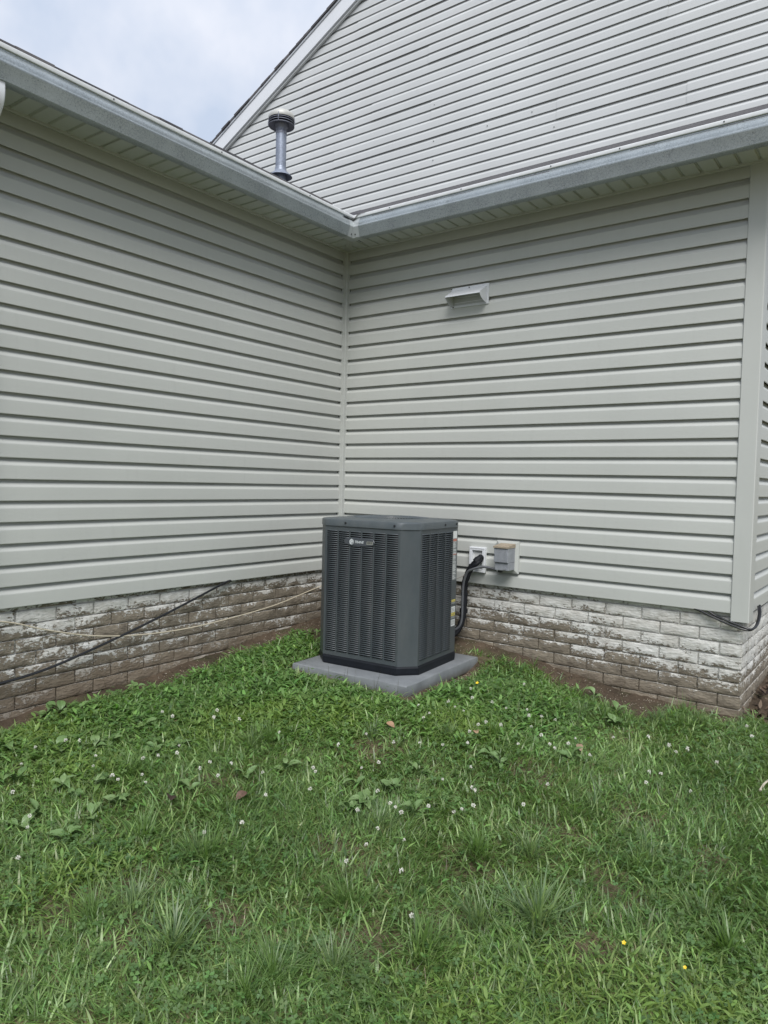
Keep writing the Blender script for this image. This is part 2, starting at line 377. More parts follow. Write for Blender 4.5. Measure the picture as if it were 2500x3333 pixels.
# ------------------------------------------------------------------ ground
def gz(x, y):
    x = np.asarray(x, float); y = np.asarray(y, float)
    g = -0.33 - 0.085*np.minimum(x-y, 9) + 0.05*np.exp(-(x-1)**2/.3-y*y/.03) + 0.064*np.exp(-((x-1.42)**2+(y+1.12)**2)/.16) - 0.022*np.exp(-((x-1.38)**2+(y+.35)**2)/.06) - 0.03*np.exp(-(x*x+(y+1.6)**2)/.3)
    w = np.exp(-((x-2)**2+(y+2)**2)/12)
    return g + w*(0.010*np.sin(5.1*x+2.3*y)+0.008*np.sin(8.7*y-4.1*x+1.0)+0.004*np.sin(17*x+13*y))
def gzf(x, y): return float(gz(x, y))
def axis(lo, hi, step):
    f = np.arange(lo, hi+1e-6, step)
    l = lo - np.array([60, 35, 20, 12, 7, 4, 2, 1, 0.4]); r = hi + np.array([0.4, 1, 2, 4, 7, 12, 20, 35, 60])
    return np.concatenate([l, f, r])
xs = axis(-0.3, 5.0, 0.035); ys = axis(-5.0, 1.2, 0.035)
XX, YY = np.meshgrid(xs, ys, indexing='ij'); ZZ = gz(XX, YY)
rough = RNG.normal(0, 0.003, ZZ.shape); inner = (XX > -0.3) & (XX < 5) & (YY > -5) & (YY < 1.2)
ZZ = ZZ + rough*inner
nx, ny = len(xs), len(ys); idx = np.arange(nx*ny).reshape(nx, ny)
faces = np.stack([idx[:-1, :-1], idx[1:, :-1], idx[1:, 1:], idx[:-1, 1:]], -1).reshape(-1, 4)
me = bpy.data.meshes.new('ground'); me.from_pydata(np.stack([XX, YY, ZZ], -1).reshape(-1, 3).tolist(), [], faces.tolist())
me.materials.append(SOIL); me.polygons.foreach_set('use_smooth', [True]*len(me.polygons))
ground = link(bpy.data.objects.new('ground', me)); tag(ground, kind='structure')

# ------------------------------------------------------------------ house
house = thing('house', (0, 0, -0.5), 'sage grey vinyl sided house corner with crackled grey gutters and peeling white brick foundation', 'house')
HO = Vector((0, 0, -0.5))
E = 0.1016
# wall frames: (point, direction along, outward normal)
WALLS = {
    'L': dict(o=Vector((0, 0, 0)), u=Vector((0, -1, 0)), n=Vector((1, 0, 0)), a=0.027, b=3.7),
    'R': dict(o=Vector((0, 0, 0)), u=Vector((1, 0, 0)), n=Vector((0, -1, 0)), a=0.027, b=2.664),
    'E': dict(o=Vector((2.745, 0, 0)), u=Vector((0, 1, 0)), n=Vector((1, 0, 0)), a=0.115, b=3.2),
}
def wp(w, u, o, z): return w['o'] + w['u']*u + w['n']*o + Vector((0, 0, z))
# cross-section of one Dutch-lap course: (out, height)
LAP = [(-0.0080, 0.0018), (-0.0040, -0.0012), (-0.0010, -0.0010), (0.0, 0.0012), (-0.0001, 0.0035), (-0.0003, 0.030), (-0.0007, 0.0610), (-0.0009, 0.0645), (-0.0022, 0.0672),
       (-0.0046, 0.0704), (-0.0110, 0.0788), (-0.0150, 0.0842), (-0.0185, 0.0880), (-0.0210, 0.0915), (-0.0222, 0.0970), (-0.0226, 0.1080)]
def board(w, a, b, z0, parent, mat, prof=LAP, ext=0.0, seed=0, scale=1.0, lift=0.0, cap=False):
    rr = random.Random(seed); n = max(2, int((b-a)/0.45)+1)
    ts = [a+(b-a)*i/n for i in range(n+1)]; wob = [rr.uniform(-0.0007, 0.0007) for _ in ts]
    mb = MB()
    vs = [wp(w, t, o+lift+wob[i]*0.8, z0+z*scale+wob[i]*0.9) for i, t in enumerate(ts) for (o, z) in prof]
    k = len(prof); fs = [(i*k+j, (i+1)*k+j, (i+1)*k+j+1, i*k+j+1) for i in range(n) for j in range(k-1)]
    mb.add(vs, fs)
    if cap:      # the cut end of a lapped panel shows its thickness
        q = [wp(w, a, o+lift-dd+wob[0]*0.8, z0+z*scale+wob[0]*0.9) for dd in (0.0, 0.006) for (o, z) in prof]
        mb.add(q, [(j, j+1, k+j+1, k+j) for j in range(k-1)])
    return mb.build('siding_board', mat, parent, smooth=True, angle=28)
for key in ('L', 'R', 'E'):
    w = WALLS[key]
    mb = MB(); o0, o1 = -0.13, -0.0275
    c = [wp(w, w['a']-0.03, o0, 0.06), wp(w, w['b'], o0, 0.06), wp(w, w['b'], o1, 0.06), wp(w, w['a']-0.03, o1, 0.06)]
    top = [v+Vector((0, 0, 2.30)) for v in c]
    mb.add(c+top, [(0, 1, 2, 3), (7, 6, 5, 4), (0, 4, 5, 1), (1, 5, 6, 2), (2, 6, 7, 3), (3, 7, 4, 0)])
    wall = mb.build('wall', SOFFIT_DARK, house)
    for k in range(22):
        board(w, w['a'], w['b'], k*E, wall, SIDING, seed=k*7+ord(key))
    frieze = [(-0.0115, 0.001), (-0.003, -0.001), (0, 0.0015), (0, 0.060), (-0.002, 0.064), (-0.012, 0.070)]
    fb = board(w, w['a'], w['b'], 22*E, wall, TRIM, prof=frieze, seed=3); fb.name = 'frieze_board'
# inside corner post and outside corner post
mb = MB(); mb.bbox(-0.02, 0.027, -0.027, 0.02, -0.012, 2.298, 0.003); mb.bbox(0.021, 0.0285, -0.0285, -0.021, -0.012, 2.297, 0.002)
mb.build('inside_corner_post', TRIM, house)
mb = MB()
prof = [(2.664, 0.004), (2.664, -0.003), (2.667, -0.0055), (2.747, -0.0055), (2.7515, -0.001), (2.7515, 0.112), (2.749, 0.115), (2.742, 0.115), (2.742, 0.004)]
vs = [(x, y, z) for z in (-0.040, 2.298) for (x, y) in prof]; n = len(prof)
mb.add(vs, [(i, (i+1) % n, n+(i+1) % n, n+i) for i in range(n)] + [tuple(range(n))[::-1], tuple(range(n, 2*n))])
mb.build('outside_corner_post', TRIM, house, fix=True)

# soffit: strips with grooves between them, J-channel, fascia
def soffit_strip(pts_fn, a, b, parent):
    mb = MB()
    pr = [(a+0.0002, 0.0095), (a+0.004, 0.0085), (a+0.009, 0.0012), (a+0.012, 0.0), (b-0.012, 0.0), (b-0.009, 0.0012), (b-0.004, 0.0085), (b-0.0002, 0.0095)]
    n = len(pr); vs = []
    for q in (0, 1):
        for (t, dz) in pr: vs.append(pts_fn(t, q, 2.303+dz))
    mb.add(vs, [(i, i+1, n+i+1, n+i) for i in range(n-1)])
    return mb.build('soffit_panel', SOFFIT, parent)
soff = MB().box(-0.02, 0.245, -3.7, 0.02, 2.324, 2.334).box(0.246, 3.1, -0.245, 0.02, 2.324, 2.334).build('soffit', SOFFIT_DARK, house)
OUT = 0.252
t = 0.03
while t < 3.62:
    soffit_strip(lambda a, q, z: (0.012 if q == 0 else OUT, -max(a, OUT*q*1.0), z), t, t+0.0925, soff) if t >= 0.2 else \
        soffit_strip(lambda a, q, z: (0.012 if q == 0 else max(0.013, min(OUT, a)), -a, z), t, t+0.0925, soff)
    t += 0.0925
t = 0.03
while t < 3.0:
    soffit_strip(lambda a, q, z: (max(a, OUT*q), -0.012 if q == 0 else -OUT, z), t, t+0.0925, soff) if t >= 0.2 else \
        soffit_strip(lambda a, q, z: (a, -0.012 if q == 0 else -max(0.013, min(OUT, a)), z), t, t+0.0925, soff)
    t += 0.0925
mb = MB()   # mitre strips at the soffit corner
for s in (-1, 1):
    d = Vector((1, -1, 0)).normalized(); q = Vector((1, 1, 0)).normalized()*s
    c = [Vector((0.010, -0.010, 0)) + q*0.001, Vector((OUT, -OUT, 0)) + q*0.001, Vector((OUT, -OUT, 0)) + q*0.019, Vector((0.010, -0.010, 0)) + q*0.019]
    mb.add([v+Vector((0, 0, 2.2985)) for v in c]+[v+Vector((0, 0, 2.3035)) for v in c], [(0, 1, 2, 3), (0, 1, 5, 4), (2, 3, 7, 6), (1, 2, 6, 5), (3, 0, 4, 7)])
mb.build('soffit_mitre_strip', TRIM, soff)
mb = MB()
jc = [(-0.002, 2.322), (0.0175, 2.312), (0.0175, 2.2935), (0.0145, 2.2915), (0.0, 2.2935)]
mb.sweep(jc, lambda t, o, z: (o, -t, z), [0.0175, 3.7]); mb.sweep(jc, lambda t, o, z: (t, -o, z), [0.0175, 2.95])
mb.build('soffit_channel', TRIM, soff, fix=True)
mb = MB()
mb.sweep([(0.243, 2.325), (0.243, 2.281), (0.2485, 2.279), (0.256, 2.281), (0.258, 2.30), (0.258, 2.43)], lambda t, o, z: (o, -max(t, o), z), [0.0, 3.7])
mb.sweep([(0.243, 2.325), (0.243, 2.281), (0.2485, 2.279), (0.256, 2.281), (0.258, 2.30), (0.258, 2.43)], lambda t, o, z: (max(t, o), -o, z), [0.0, 3.0])
mb.build('fascia', TRIM, house, smooth=True, angle=40)

# gutters (K style), one run along each eave, meeting in a mitre
GP = [(0.2605, 2.395), (0.2605, 2.262), (0.2625, 2.2595), (0.312, 2.2575), (0.3165, 2.2600), (0.3185, 2.268), (0.3345, 2.320), (0.3362, 2.3250), (0.3355, 2.3285), (0.3312, 2.3320), (0.3305, 2.3350), (0.3308, 2.341),
      (0.3298, 2.349), (0.3272, 2.3570), (0.3236, 2.3645), (0.3195, 2.3710), (0.3160, 2.3760), (0.3145, 2.3800), (0.3150, 2.3840), (0.3175, 2.3865)]
LIPP = [(0.3175, 2.3865), (0.3212, 2.3872), (0.3225, 2.3895), (0.3227, 2.4045), (0.3210, 2.4065), (0.3100, 2.4055), (0.3085, 2.4025)]
def gut(prof, name, mat, side, t1, parent=house, t0=None, lift=0.0):
    mb = MB(); f = (lambda t, o, z: (o+lift, -max(t, o+lift), z-lift*0.4)) if side == 'L' else (lambda t, o, z: (max(t, o+lift), -(o+lift), z-lift*0.4))
    ts = [0.0] + [0.45+i*(t1-0.45)/6 for i in range(7)] if t0 is None else [0.0, t0]
    mb.sweep(prof, f, ts); return mb.build(name, mat, parent, smooth=True, angle=38)
for side, t1 in (('L', 3.72), ('R', 3.05)):
    g = gut(GP, 'gutter', GUTTER, side, t1)
    gut(LIPP, 'gutter_lip', GUTLIP, side, t1, g)
    # dark trough floor so the channel reads hollow
    for s in ([0.75, 1.45, 2.1, 2.75] if side == 'L' else [0.62, 1.15, 1.72, 2.1, 2.6]):
        sm = MB(); pts = [(0.3228, 0, 2.3965), (0.3250, 0, 2.3965)]
        ax = [Vector((p[0], -s, p[2])) if side == 'L' else Vector((s, -p[0], p[2])) for p in pts]
        sm.tube(ax, 0.0036, 8).build('gutter_screw', SCREW, g)
mb = MB()
MP = GP[1:]
mb.sweep(MP, lambda t, o, z: (o+0.002, -max(t, o+0.002), z-0.0006), [0.0, 0.375]); mb.sweep(MP, lambda t, o, z: (max(t, o+0.002), -(o+0.002), z-0.0006), [0.0, 0.375])
gm = mb.build('gutter_mitre_strip', mat_plain('gutter_strip_paint', (0.43, 0.46, 0.47), 0.38, 0.3, 0.06, 20), house, smooth=True, angle=38)
for (x, y) in ((0.324, -0.342), (0.342, -0.324)):
    d = Vector((1, 0, 0)) if y < -0.345 else Vector((0, -1, 0))
    MB().tube([Vector((x, y, 2.278)), Vector((x, y, 2.278))+d*0.003], 0.0045, 8).build('rivet', SCREW, gm)

# roofs (6 in 12)
def rz(dist): return 2.372 + 0.5*(0.295+dist)       # height of the roof `dist` behind the wall face
RL = 0.0435      # the left-hand eave sits a little higher
mb = MB()
def slab(pts, th=0.02):
    b = [Vector(p) for p in pts]; mb.add(b+[v-Vector((0, 0, th)) for v in b], [tuple(range(len(b)))]+[tuple(range(len(b), 2*len(b)))[::-1]] +
        [(i, (i+1) % len(b), len(b)+(i+1) % len(b), len(b)+i) for i in range(len(b))])
e = -0.295
slab([(-e, -3.9, rz(e)+RL), (-e, e, rz(e)+RL), (-2.6, 2.6, rz(2.6)+RL), (-4.4, 2.6, rz(4.4)+RL), (-4.4, -3.9, rz(4.4)+RL)])
slab([(-4.4, -3.9, rz(4.4)), (-4.4, 2.6, rz(4.4)), (-9.0, 2.6, rz(4.4)-2.3), (-9.0, -3.9, rz(4.4)-2.3)])
slab([(-e, e, rz(e)), (3.1, e, rz(e)), (3.1, 2.6, rz(2.6)), (-2.6, 2.6, rz(2.6))])
roof = mb.build('roof', ROOF, house, fix=True)
# the shingles one can see along the eaves, three courses of tabs
rr = random.Random(5)
for side, t1 in (('L', 3.8), ('R', 3.05)):
    for row in range(3):
        t = 0.30 - row*0.12 + rr.uniform(0, 0.05)
        while t < t1:
            L = rr.choice((0.14, 0.17, 0.2, 0.24, 0.28)); t2 = min(t+L, t1+0.1)
            d0 = e-0.022+row*0.13+rr.uniform(-0.003, 0.003); d1 = d0+0.15; th = rr.choice((0.0095, 0.011, 0.0135)); lift = 0.003+0.002*rr.random()
            k = 0.5
            vs = []
            for (tt) in (t+0.0015, t2-0.0015):
                for (d, zz) in ((d0, 0.002), (d0+0.002, th), (d1, th*0.8), (d1, 0.0015)):
                    p = (-d, -tt) if side == 'L' else (tt, d)
                    vs.append((p[0], p[1], rz(d)+lift+zz-row*0.0003+(RL if side == 'L' else 0)))
            # drop pieces that would cross the valley
            if t > abs(d0)+0.02 if row < 2 else True:
                MB().add(vs, [(0, 1, 2, 3), (7, 6, 5, 4), (0, 4, 5, 1), (1, 5, 6, 2), (2, 6, 7, 3), (3, 7, 4, 0)]).build('shingle', SHINGLE, roof)
            t = t2
# valley sheet that sags into the gutter corner
mb = MB(); vs = []; nn = 7
for i in range(nn):
    s = i/(nn-1)
    for j in range(7):
        q = (j-3)/3.0; d = e-0.035+s*0.5; wv = 0.10+0.05*s
        px, py = (-d + max(0, q)*wv, d - max(0, -q)*wv)
        vs.append((px, py, rz(d)+0.014+(RL if q > 0 else RL*0.35*(1-abs(q)))+0.004*abs(q)-0.012*(1-s)*(1-abs(q))))
mb.add(vs, [(i*7+j, i*7+j+1, (i+1)*7+j+1, (i+1)*7+j) for i in range(nn-1) for j in range(6)])
mb.build('valley_flashing', SHINGLE, roof, smooth=True)

# gable wall behind
GY = 2.6; GZ0, GE = 3.90, 0.10115
AX, AZ = 2.9, 5.214+0.489*(2.9+4.573)          # apex
def rake_x(z): return -4.573+(z-5.214)/0.489     # left rake line (top edge of the rake board)
GW = dict(o=Vector((0, GY, 0)), u=Vector((1, 0, 0)), n=Vector((0, -1, 0)))
mb = MB()
mb.add([(rake_x(3.2)+0.1, GY+0.022, 3.2), (2*AX-rake_x(3.2), GY+0.022, 3.2), (AX, GY+0.022, AZ), (rake_x(3.2)+0.1, GY+0.2, 3.2), (2*AX-rake_x(3.2), GY+0.2, 3.2), (AX, GY+0.2, AZ)],
       [(0, 1, 2), (5, 4, 3), (0, 3, 4, 1), (1, 4, 5, 2), (2, 5, 3, 0)])
gwall = mb.build('gable_wall', SOFFIT_DARK, house)
GLAP = [(o*0.66, z) for (o, z) in LAP]
SEAMS = {19: [-2.07], 20: [-2.07, 1.2], 15: [-2.93, 0.9], 16: [-2.93], 9: [-1.83, 1.42], 10: [-1.83, 1.42], 11: [0.14], 12: [0.14], 13: [-1.06], 14: [-1.06, 1.9], 7: [-1.01], 8: [-1.01], 3: [0.46], 4: [0.46], 1: [1.67], 2: [1.67], 5: [-2.4], 6: [-2.4], 17: [0.5], 18: [0.5]}
for k in range(-3, 46):
    z = GZ0+GE*k
    a, b = max(rake_x(z+GE)+0.16, -6.5), min(2*AX-rake_x(z+GE)-0.16, 3.6)
    if b-a < 0.2: break
    cuts = [a]+sorted(x for x in SEAMS.get(k, []) if a+0.1 < x < b-0.1)+[b]
    for i in range(len(cuts)-1):
        lo = cuts[i]-(0.03 if i % 2 else 0); hi = cuts[i+1]+(0.03 if (i % 2 and i+2 < len(cuts)) else 0)
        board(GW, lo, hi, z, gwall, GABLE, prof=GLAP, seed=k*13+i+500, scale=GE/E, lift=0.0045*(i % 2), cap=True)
for (x, z) in [(-0.99, 4.73), (0.17, 4.33), (-0.33, 4.33), (0.41, 4.12), (-0.99, 4.345), (-0.99, 4.14)]:
    MB().tube([(x, GY-0.001, z+0.012), (x, GY-0.007, z+0.012)], 0.0045, 8).build('nail', SCREW, gwall)
# rake board, its moulding and the shingle ends
dx, dz = 1/math.hypot(1, .49), .49/math.hypot(1, .49)
def rake_pt(s, p, y):      # s along the slope from x=-7, p perpendicular below the top edge
    x0 = -6.9; return (x0+dx*s+dz*p, y, 5.214+0.489*(x0+4.573)+dz*s-dx*p)
mb = MB()
def rbar(p0, p1, y0, y1, s0=0, s1=10.7):
    vs = [rake_pt(s, p, y) for s in (s0, s1) for (p, y) in ((p0, y0), (p1, y0), (p1, y1), (p0, y1))]
    mb.add(vs, [(0, 1, 2, 3), (7, 6, 5, 4), (0, 4, 5, 1), (1, 5, 6, 2), (2, 6, 7, 3), (3, 7, 4, 0)])
rbar(0.0, 0.182, GY-0.055, GY-0.03); rake = mb.build('rake_board', WHITE, house)
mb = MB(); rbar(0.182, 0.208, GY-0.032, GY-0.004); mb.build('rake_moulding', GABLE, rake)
mb = MB(); rbar(-0.012, 0.012, GY-0.066, GY-0.053); mb.build('drip_edge', mat_plain('drip_edge_grey', (0.45, 0.47, 0.5), 0.4), rake)
mb = MB(); rbar(-0.035, -0.013, GY-0.04, GY+6.0); up = mb.build('gable_roof', ROOF, house)
s = 2.0
while s < 10.5:
    L = 0.138; th = rr.uniform(0.004, 0.010); pr = rr.uniform(0.070, 0.085)
    vs = []
    for (ss, t0, t1) in ((s, -0.0365, -0.014-0.0), (s+L+0.035, -0.0365, -0.016)):
        for (p, y) in ((t0-th*(1 if ss == s else 0.25), GY-pr), (t1, GY-pr), (t1, GY+0.25), (t0-th*(1 if ss == s else 0.25), GY+0.25)): vs.append(rake_pt(ss, p, y))
    MB().add(vs, [(0, 1, 2, 3), (7, 6, 5, 4), (0, 4, 5, 1), (1, 5, 6, 2), (2, 6, 7, 3), (3, 7, 4, 0)]).build('shingle', SHINGLE, up)
    s += L

# foundation with brick-faced masonry
FND = {'L': dict(o=Vector((-0.030, 0.030, 0)), u=Vector((0, -1, 0)), n=Vector((1, 0, 0)), a=0.0, b=3.7),
       'R': dict(o=Vector((-0.030, 0.030, 0)), u=Vector((1, 0, 0)), n=Vector((0, -1, 0)), a=0.0, b=2.748),
       'E': dict(o=Vector((2.718, 0.030, 0)), u=Vector((0, 1, 0)), n=Vector((1, 0, 0)), a=0.0, b=2.2)}
BH, BL = 0.0688, 0.2055
brick_meshes = {}
def brick_mesh(L, var):
    key = (round(L, 3), var)
    if key in brick_meshes: return brick_meshes[key]
    r = random.Random(hash((round(L*1000), var)) & 0xffff); nx, nz = max(2, round(6*L/BL)), 4
    hz = BH-0.0075; vs = []; fs = []; rows = [0.0, 0.13, 0.5, 0.87, 1.0]
    lump = [[r.uniform(-0.0035, 0.0045) for _ in range(nx+1)] for _ in range(5)]
    for j in range(5):
        for i in range(nx+1):
            edge = (i in (0, nx)) or (j in (0, 4))
            o = (0.0015+lump[j][i]*0.35) if edge else 0.0042+lump[j][i]*0.8
            x = L*i/nx + (r.uniform(-0.006, 0.006) if 0 < i < nx else (0.0045 if i == 0 else -0.0045) + r.uniform(-0.0012, 0.0012))
            vs.append((x, -o, 0.004+hz*rows[j] + r.uniform(-0.0012, 0.0012)))
    w = nx+1
    for j in range(4):
        for i in range(nx): fs.append((j*w+i, j*w+i+1, (j+1)*w+i+1, (j+1)*w+i))
    ring = [i for i in range(w)]+[j*w+nx for j in range(1, 5)]+[4*w+i for i in range(nx-1, -1, -1)]+[j*w for j in range(3, 0, -1)]
    b0 = len(vs)
    for k in ring: v = vs[k]; vs.append((v[0], 0.013, v[2]))
    n = len(ring)
    for q in range(n): fs.append((ring[q], b0+q, b0+(q+1) % n, ring[(q+1) % n]))
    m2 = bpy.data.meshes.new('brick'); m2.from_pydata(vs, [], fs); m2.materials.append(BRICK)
    m2.polygons.foreach_set('use_smooth', [True]*len(m2.polygons)); m2.set_sharp_from_angle(angle=R(48))
    brick_meshes[key] = m2; return m2
def fl(w, u, o, z): return w['o']+w['u']*u+w['n']*o+Vector((0, 0, z))
mb = MB()
vs = [(-0.30, -3.7), (-0.0385, -3.7), (-0.0385, 0.0385), (2.7095, 0.0385), (2.7095, 2.25), (2.40, 2.25), (2.40, 0.30), (-0.30, 0.30)]
n = len(vs); mb.add([(x, y, z) for z in (-1.0, 0.045) for (x, y) in vs], [(i, (i+1) % n, n+(i+1) % n, n+i) for i in range(n)])
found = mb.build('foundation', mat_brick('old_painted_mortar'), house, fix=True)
for key, w in FND.items():
    ang = math.atan2(w['u'].y, w['u'].x)
    for r_ in range(-1, 9):
        z = -0.026-BH*(r_+1)
        u = w['a'] - (BL/2 if r_ % 2 else 0) - (0.06 if key == 'L' else 0.03)
        while u < w['b']-0.01:
            a, b = max(u, w['a']), min(u+BL, w['b'])
            low = fl(w, (a+b)/2, 0, 0)
            if b-a > 0.03 and z+BH > gzf(low.x+w['n'].x*0.03, low.y+w['n'].y*0.03)-0.03:
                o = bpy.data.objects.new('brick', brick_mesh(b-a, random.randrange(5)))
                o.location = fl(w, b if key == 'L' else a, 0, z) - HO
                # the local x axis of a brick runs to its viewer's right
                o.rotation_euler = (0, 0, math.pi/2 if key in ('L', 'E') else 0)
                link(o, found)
            u += BL
# left foundation course top filler (dark band right under the siding)
# downspout at the far end of the left eave
mb = MB()
path = catmull([(0.28, -2.628, 2.262), (0.28, -2.628, 2.21), (0.255, -2.628, 2.165), (0.16, -2.628, 2.08), (0.065, -2.628, 2.0), (0.045, -2.628, 1.94), (0.045, -2.628, 1.86)], 5)+[Vector((0.045, -2.628, z)) for z in (1.2, 0.5, -0.2, -0.36)]
prof = [(-0.035, -0.028), (0.035, -0.028), (0.040, -0.023), (0.040, 0.023), (0.035, 0.028), (-0.035, 0.028), (-0.040, 0.023), (-0.040, -0.023)]
vs = []
for i, p in enumerate(path):
    tt = (path[min(i+1, len(path)-1)]-path[max(i-1, 0)]).normalized(); nn_ = tt.cross(Vector((0, 1, 0))).normalized()
    for (a, b) in prof: vs.append(p+Vector((0, a, 0))+nn_*b)
k = len(prof); mb.add(vs, [(i*k+j, i*k+(j+1) % k, (i+1)*k+(j+1) % k, (i+1)*k+j) for i in range(len(path)-1) for j in range(k)])
mb.build('downspout', WHITE, house, smooth=True, angle=35, fix=True)

# ------------------------------------------------------------------ flue pipe on the left roof
px, py = -1.185, 0.487
flue = thing('flue_pipe', (px, py, rz(-px)), 'round galvanised flue pipe with louvred mushroom cap rising behind the eave', 'vent pipe')
base = Vector((px, py, 0))
MB().lathe((px, py, 0), [(0.046, rz(-px)-0.1), (0.046, 3.55), (0.0465, 3.655), (0.046, 3.66)], 28).build('pipe', GALV, flue, smooth=True, angle=40)
MB().lathe((px, py, 0), [(0.047, 3.365), (0.0505, 3.35), (0.050, 3.335), (0.070, 3.315), (0.100, 3.287), (0.102, 3.283), (0.097, 3.284), (0.060, 3.303), (0.046, 3.31)], 32).build('storm_collar', GALV, flue, smooth=True, angle=50)
MB().lathe((px, py, 0), [(0.13, rz(-px)-0.06), (0.075, rz(-px)+0.06), (0.05, rz(-px)+0.09)], 28).build('flashing_cone', GALV, flue, smooth=True)
MB().tube([(px+0.047*math.cos(-0.35), py+0.047*math.sin(-0.35), 3.34), (px+0.047*math.cos(-0.35), py+0.047*math.sin(-0.35), 3.655)], 0.003, 6).build('pipe_seam', GALV, flue)
cp = thing('cap_dummy', (0, 0, 0), None, None); bpy.data.objects.remove(cp)
capb = MB().lathe((px, py, 0), [(0.0475, 3.645), (0.0485, 3.65), (0.0485, 3.668), (0.046, 3.675), (0.050, 3.70), (0.066, 3.72), (0.066, 3.74), (0.030, 3.75)], 28).build('cap', CAPM, flue, smooth=True, angle=40)
MB().lathe((px, py, 0), [(0.06, 3.728), (0.095, 3.722), (0.112, 3.715), (0.1135, 3.718), (0.112, 3.721), (0.06, 3.728)], 36).build('cap_plate', CAPM, capb, smooth=True, angle=40)
for z in (3.741, 3.760):
    MB().lathe((px, py, 0), [(0.088, z+0.010), (0.107, z), (0.112, z-0.003), (0.1125, z+0.001), (0.105, z+0.006), (0.088, z+0.016)], 36).build('cap_ring', CAPM, capb, smooth=True, angle=50)
MB().lathe((px, py, 0), [(0.058, 3.735), (0.085, 3.79)], 28).build('cap_baffle', DARK, capb)
MB().lathe((px, py, 0), [(0.100, 3.778), (0.112, 3.770), (0.114, 3.776), (0.1135, 3.795), (0.106, 3.813), (0.086, 3.829), (0.050, 3.839), (0.0005, 3.843)], 36).build('cap_dome', CAPTOP, capb, smooth=True, angle=60)
for k in range(4):
    a = k*math.pi/2+0.55; q = 0.113
    MB().tube([(px+q*math.cos(a), py+q*math.sin(a), 3.716), (px+(q+.006)*math.cos(a), py+(q+.006)*math.sin(a), 3.740), (px+q*math.cos(a), py+q*math.sin(a), 3.79)], 0.0032, 6).build('cap_strap', CAPM, capb)

# ------------------------------------------------------------------ exhaust hood on the right wall
HOODW = mat_plain('hood_metal', (0.58, 0.60, 0.62), 0.4, 0.1, 0.05, 12)
hood = thing('exhaust_hood', (1.04, -0.002, 1.79), 'white louvre-less exhaust hood with open underside high on the siding', 'vent hood')
hood['label'] = 'white metal exhaust hood, open at its underside, high on the right siding'
X0, X1, Z0, Z1 = 0.905, 1.182, 1.785, 1.914
mb = MB()
for (a, b, c, d) in ((X0, X1, Z1-0.016, Z1), (X0, X1, Z0, Z0+0.014), (X0, X0+0.014, Z0+0.014, Z1-0.016), (X1-0.014, X1, Z0+0.014, Z1-0.016)):
    mb.box(a, b, -0.0062, 0.0015, c, d)
mb.build('flange', HOODW, hood)
MB().box(X0+0.014, X1-0.014, -0.0022, 0.004, Z0+0.014, Z1-0.016).build('back_plate', mat_plain('hood_inside', (0.40, 0.42, 0.42), 0.5), hood)
th = 0.0012
top = [(-0.0065, Z1-0.016), (-0.050, Z1-0.042), (-0.098, Z1-0.070), (-0.100, Z1-0.078)]
mb = MB(); mb.sweep(top + [(o+0.0015, z-0.0012) for (o, z) in top[::-1]], lambda t, o, z: (t, o, z), [X0+0.012, X1-0.012], close=True)
hd = mb.build('hood_top', HOODW, hood, fix=True)
for (x, s) in ((X0+0.012, 1), (X1-0.012, -1)):
    cu_ = [(-0.0065, Z1-0.0165), (-0.0985, Z1-0.0725), (-0.094, Z1-0.088), (-0.078, Z1-0.102), (-0.050, Z1-0.114), (-0.02, Z0+0.007), (-0.0065, Z0+0.004)]
    n = len(cu_); vs = [(x, o, z) for (o, z) in cu_]+[(x+s*0.0012, o, z) for (o, z) in cu_]
    MB().add(vs, [tuple(range(n)), tuple(range(n, 2*n))[::-1]]+[(i, (i+1) % n, n+(i+1) % n, n+i) for i in range(n)]).build('hood_cheek', HOODW, hood, fix=True)
for (x, z) in ((X0+0.004, Z1-0.005), (1.04, Z1-0.008), (X0+0.02, Z0+0.006)):
    MB().tube([(x, -0.006, z), (x, -0.0085, z)], 0.0038, 8).build('screw', SCREW, hood)
MB().box(X0+0.03, X1-0.03, -0.005, -0.0023, Z0+0.028, Z0+0.033).box(X0+0.03, X1-0.03, -0.005, -0.0023, Z0+0.062, Z0+0.066).build('damper_edge', HOODW, hood)

# ------------------------------------------------------------------ recessed pipe frame
fr = thing('pipe_entry_frame', (1.165, -0.004, 0.084), 'white rectangular pipe entry frame with black line set coming out', 'wall frame')
FX0, FX1, FZ0, FZ1 = 1.106, 1.221, 0.074, 0.236
mb = MB()
for (a, b, c, d) in ((FX0, FX1, FZ1-0.021, FZ1), (FX0, FX1, FZ0, FZ0+0.021), (FX0, FX0+0.021, FZ0+0.021, FZ1-0.021), (FX1-0.021, FX1, FZ0+0.021, FZ1-0.021)):
    mb.bbox(a, b, -0.0215, 0.004, c, d, 0.002)
mb.build('frame', WHITE, fr)
MB().box(FX0+0.0045, FX1-0.0045, -0.0232, -0.0214, FZ1-0.0085, FZ1-0.0035).box(FX0+0.0045, FX1-0.0045, -0.0232, -0.0214, FZ0+0.0035, FZ0+0.0085).build('frame_ridge', WHITE, fr)
MB().box(FX0+0.021, FX1-0.021, -0.0045, 0.0, FZ0+0.021, FZ1-0.021).build('recess_panel', DULLWHITE, fr)

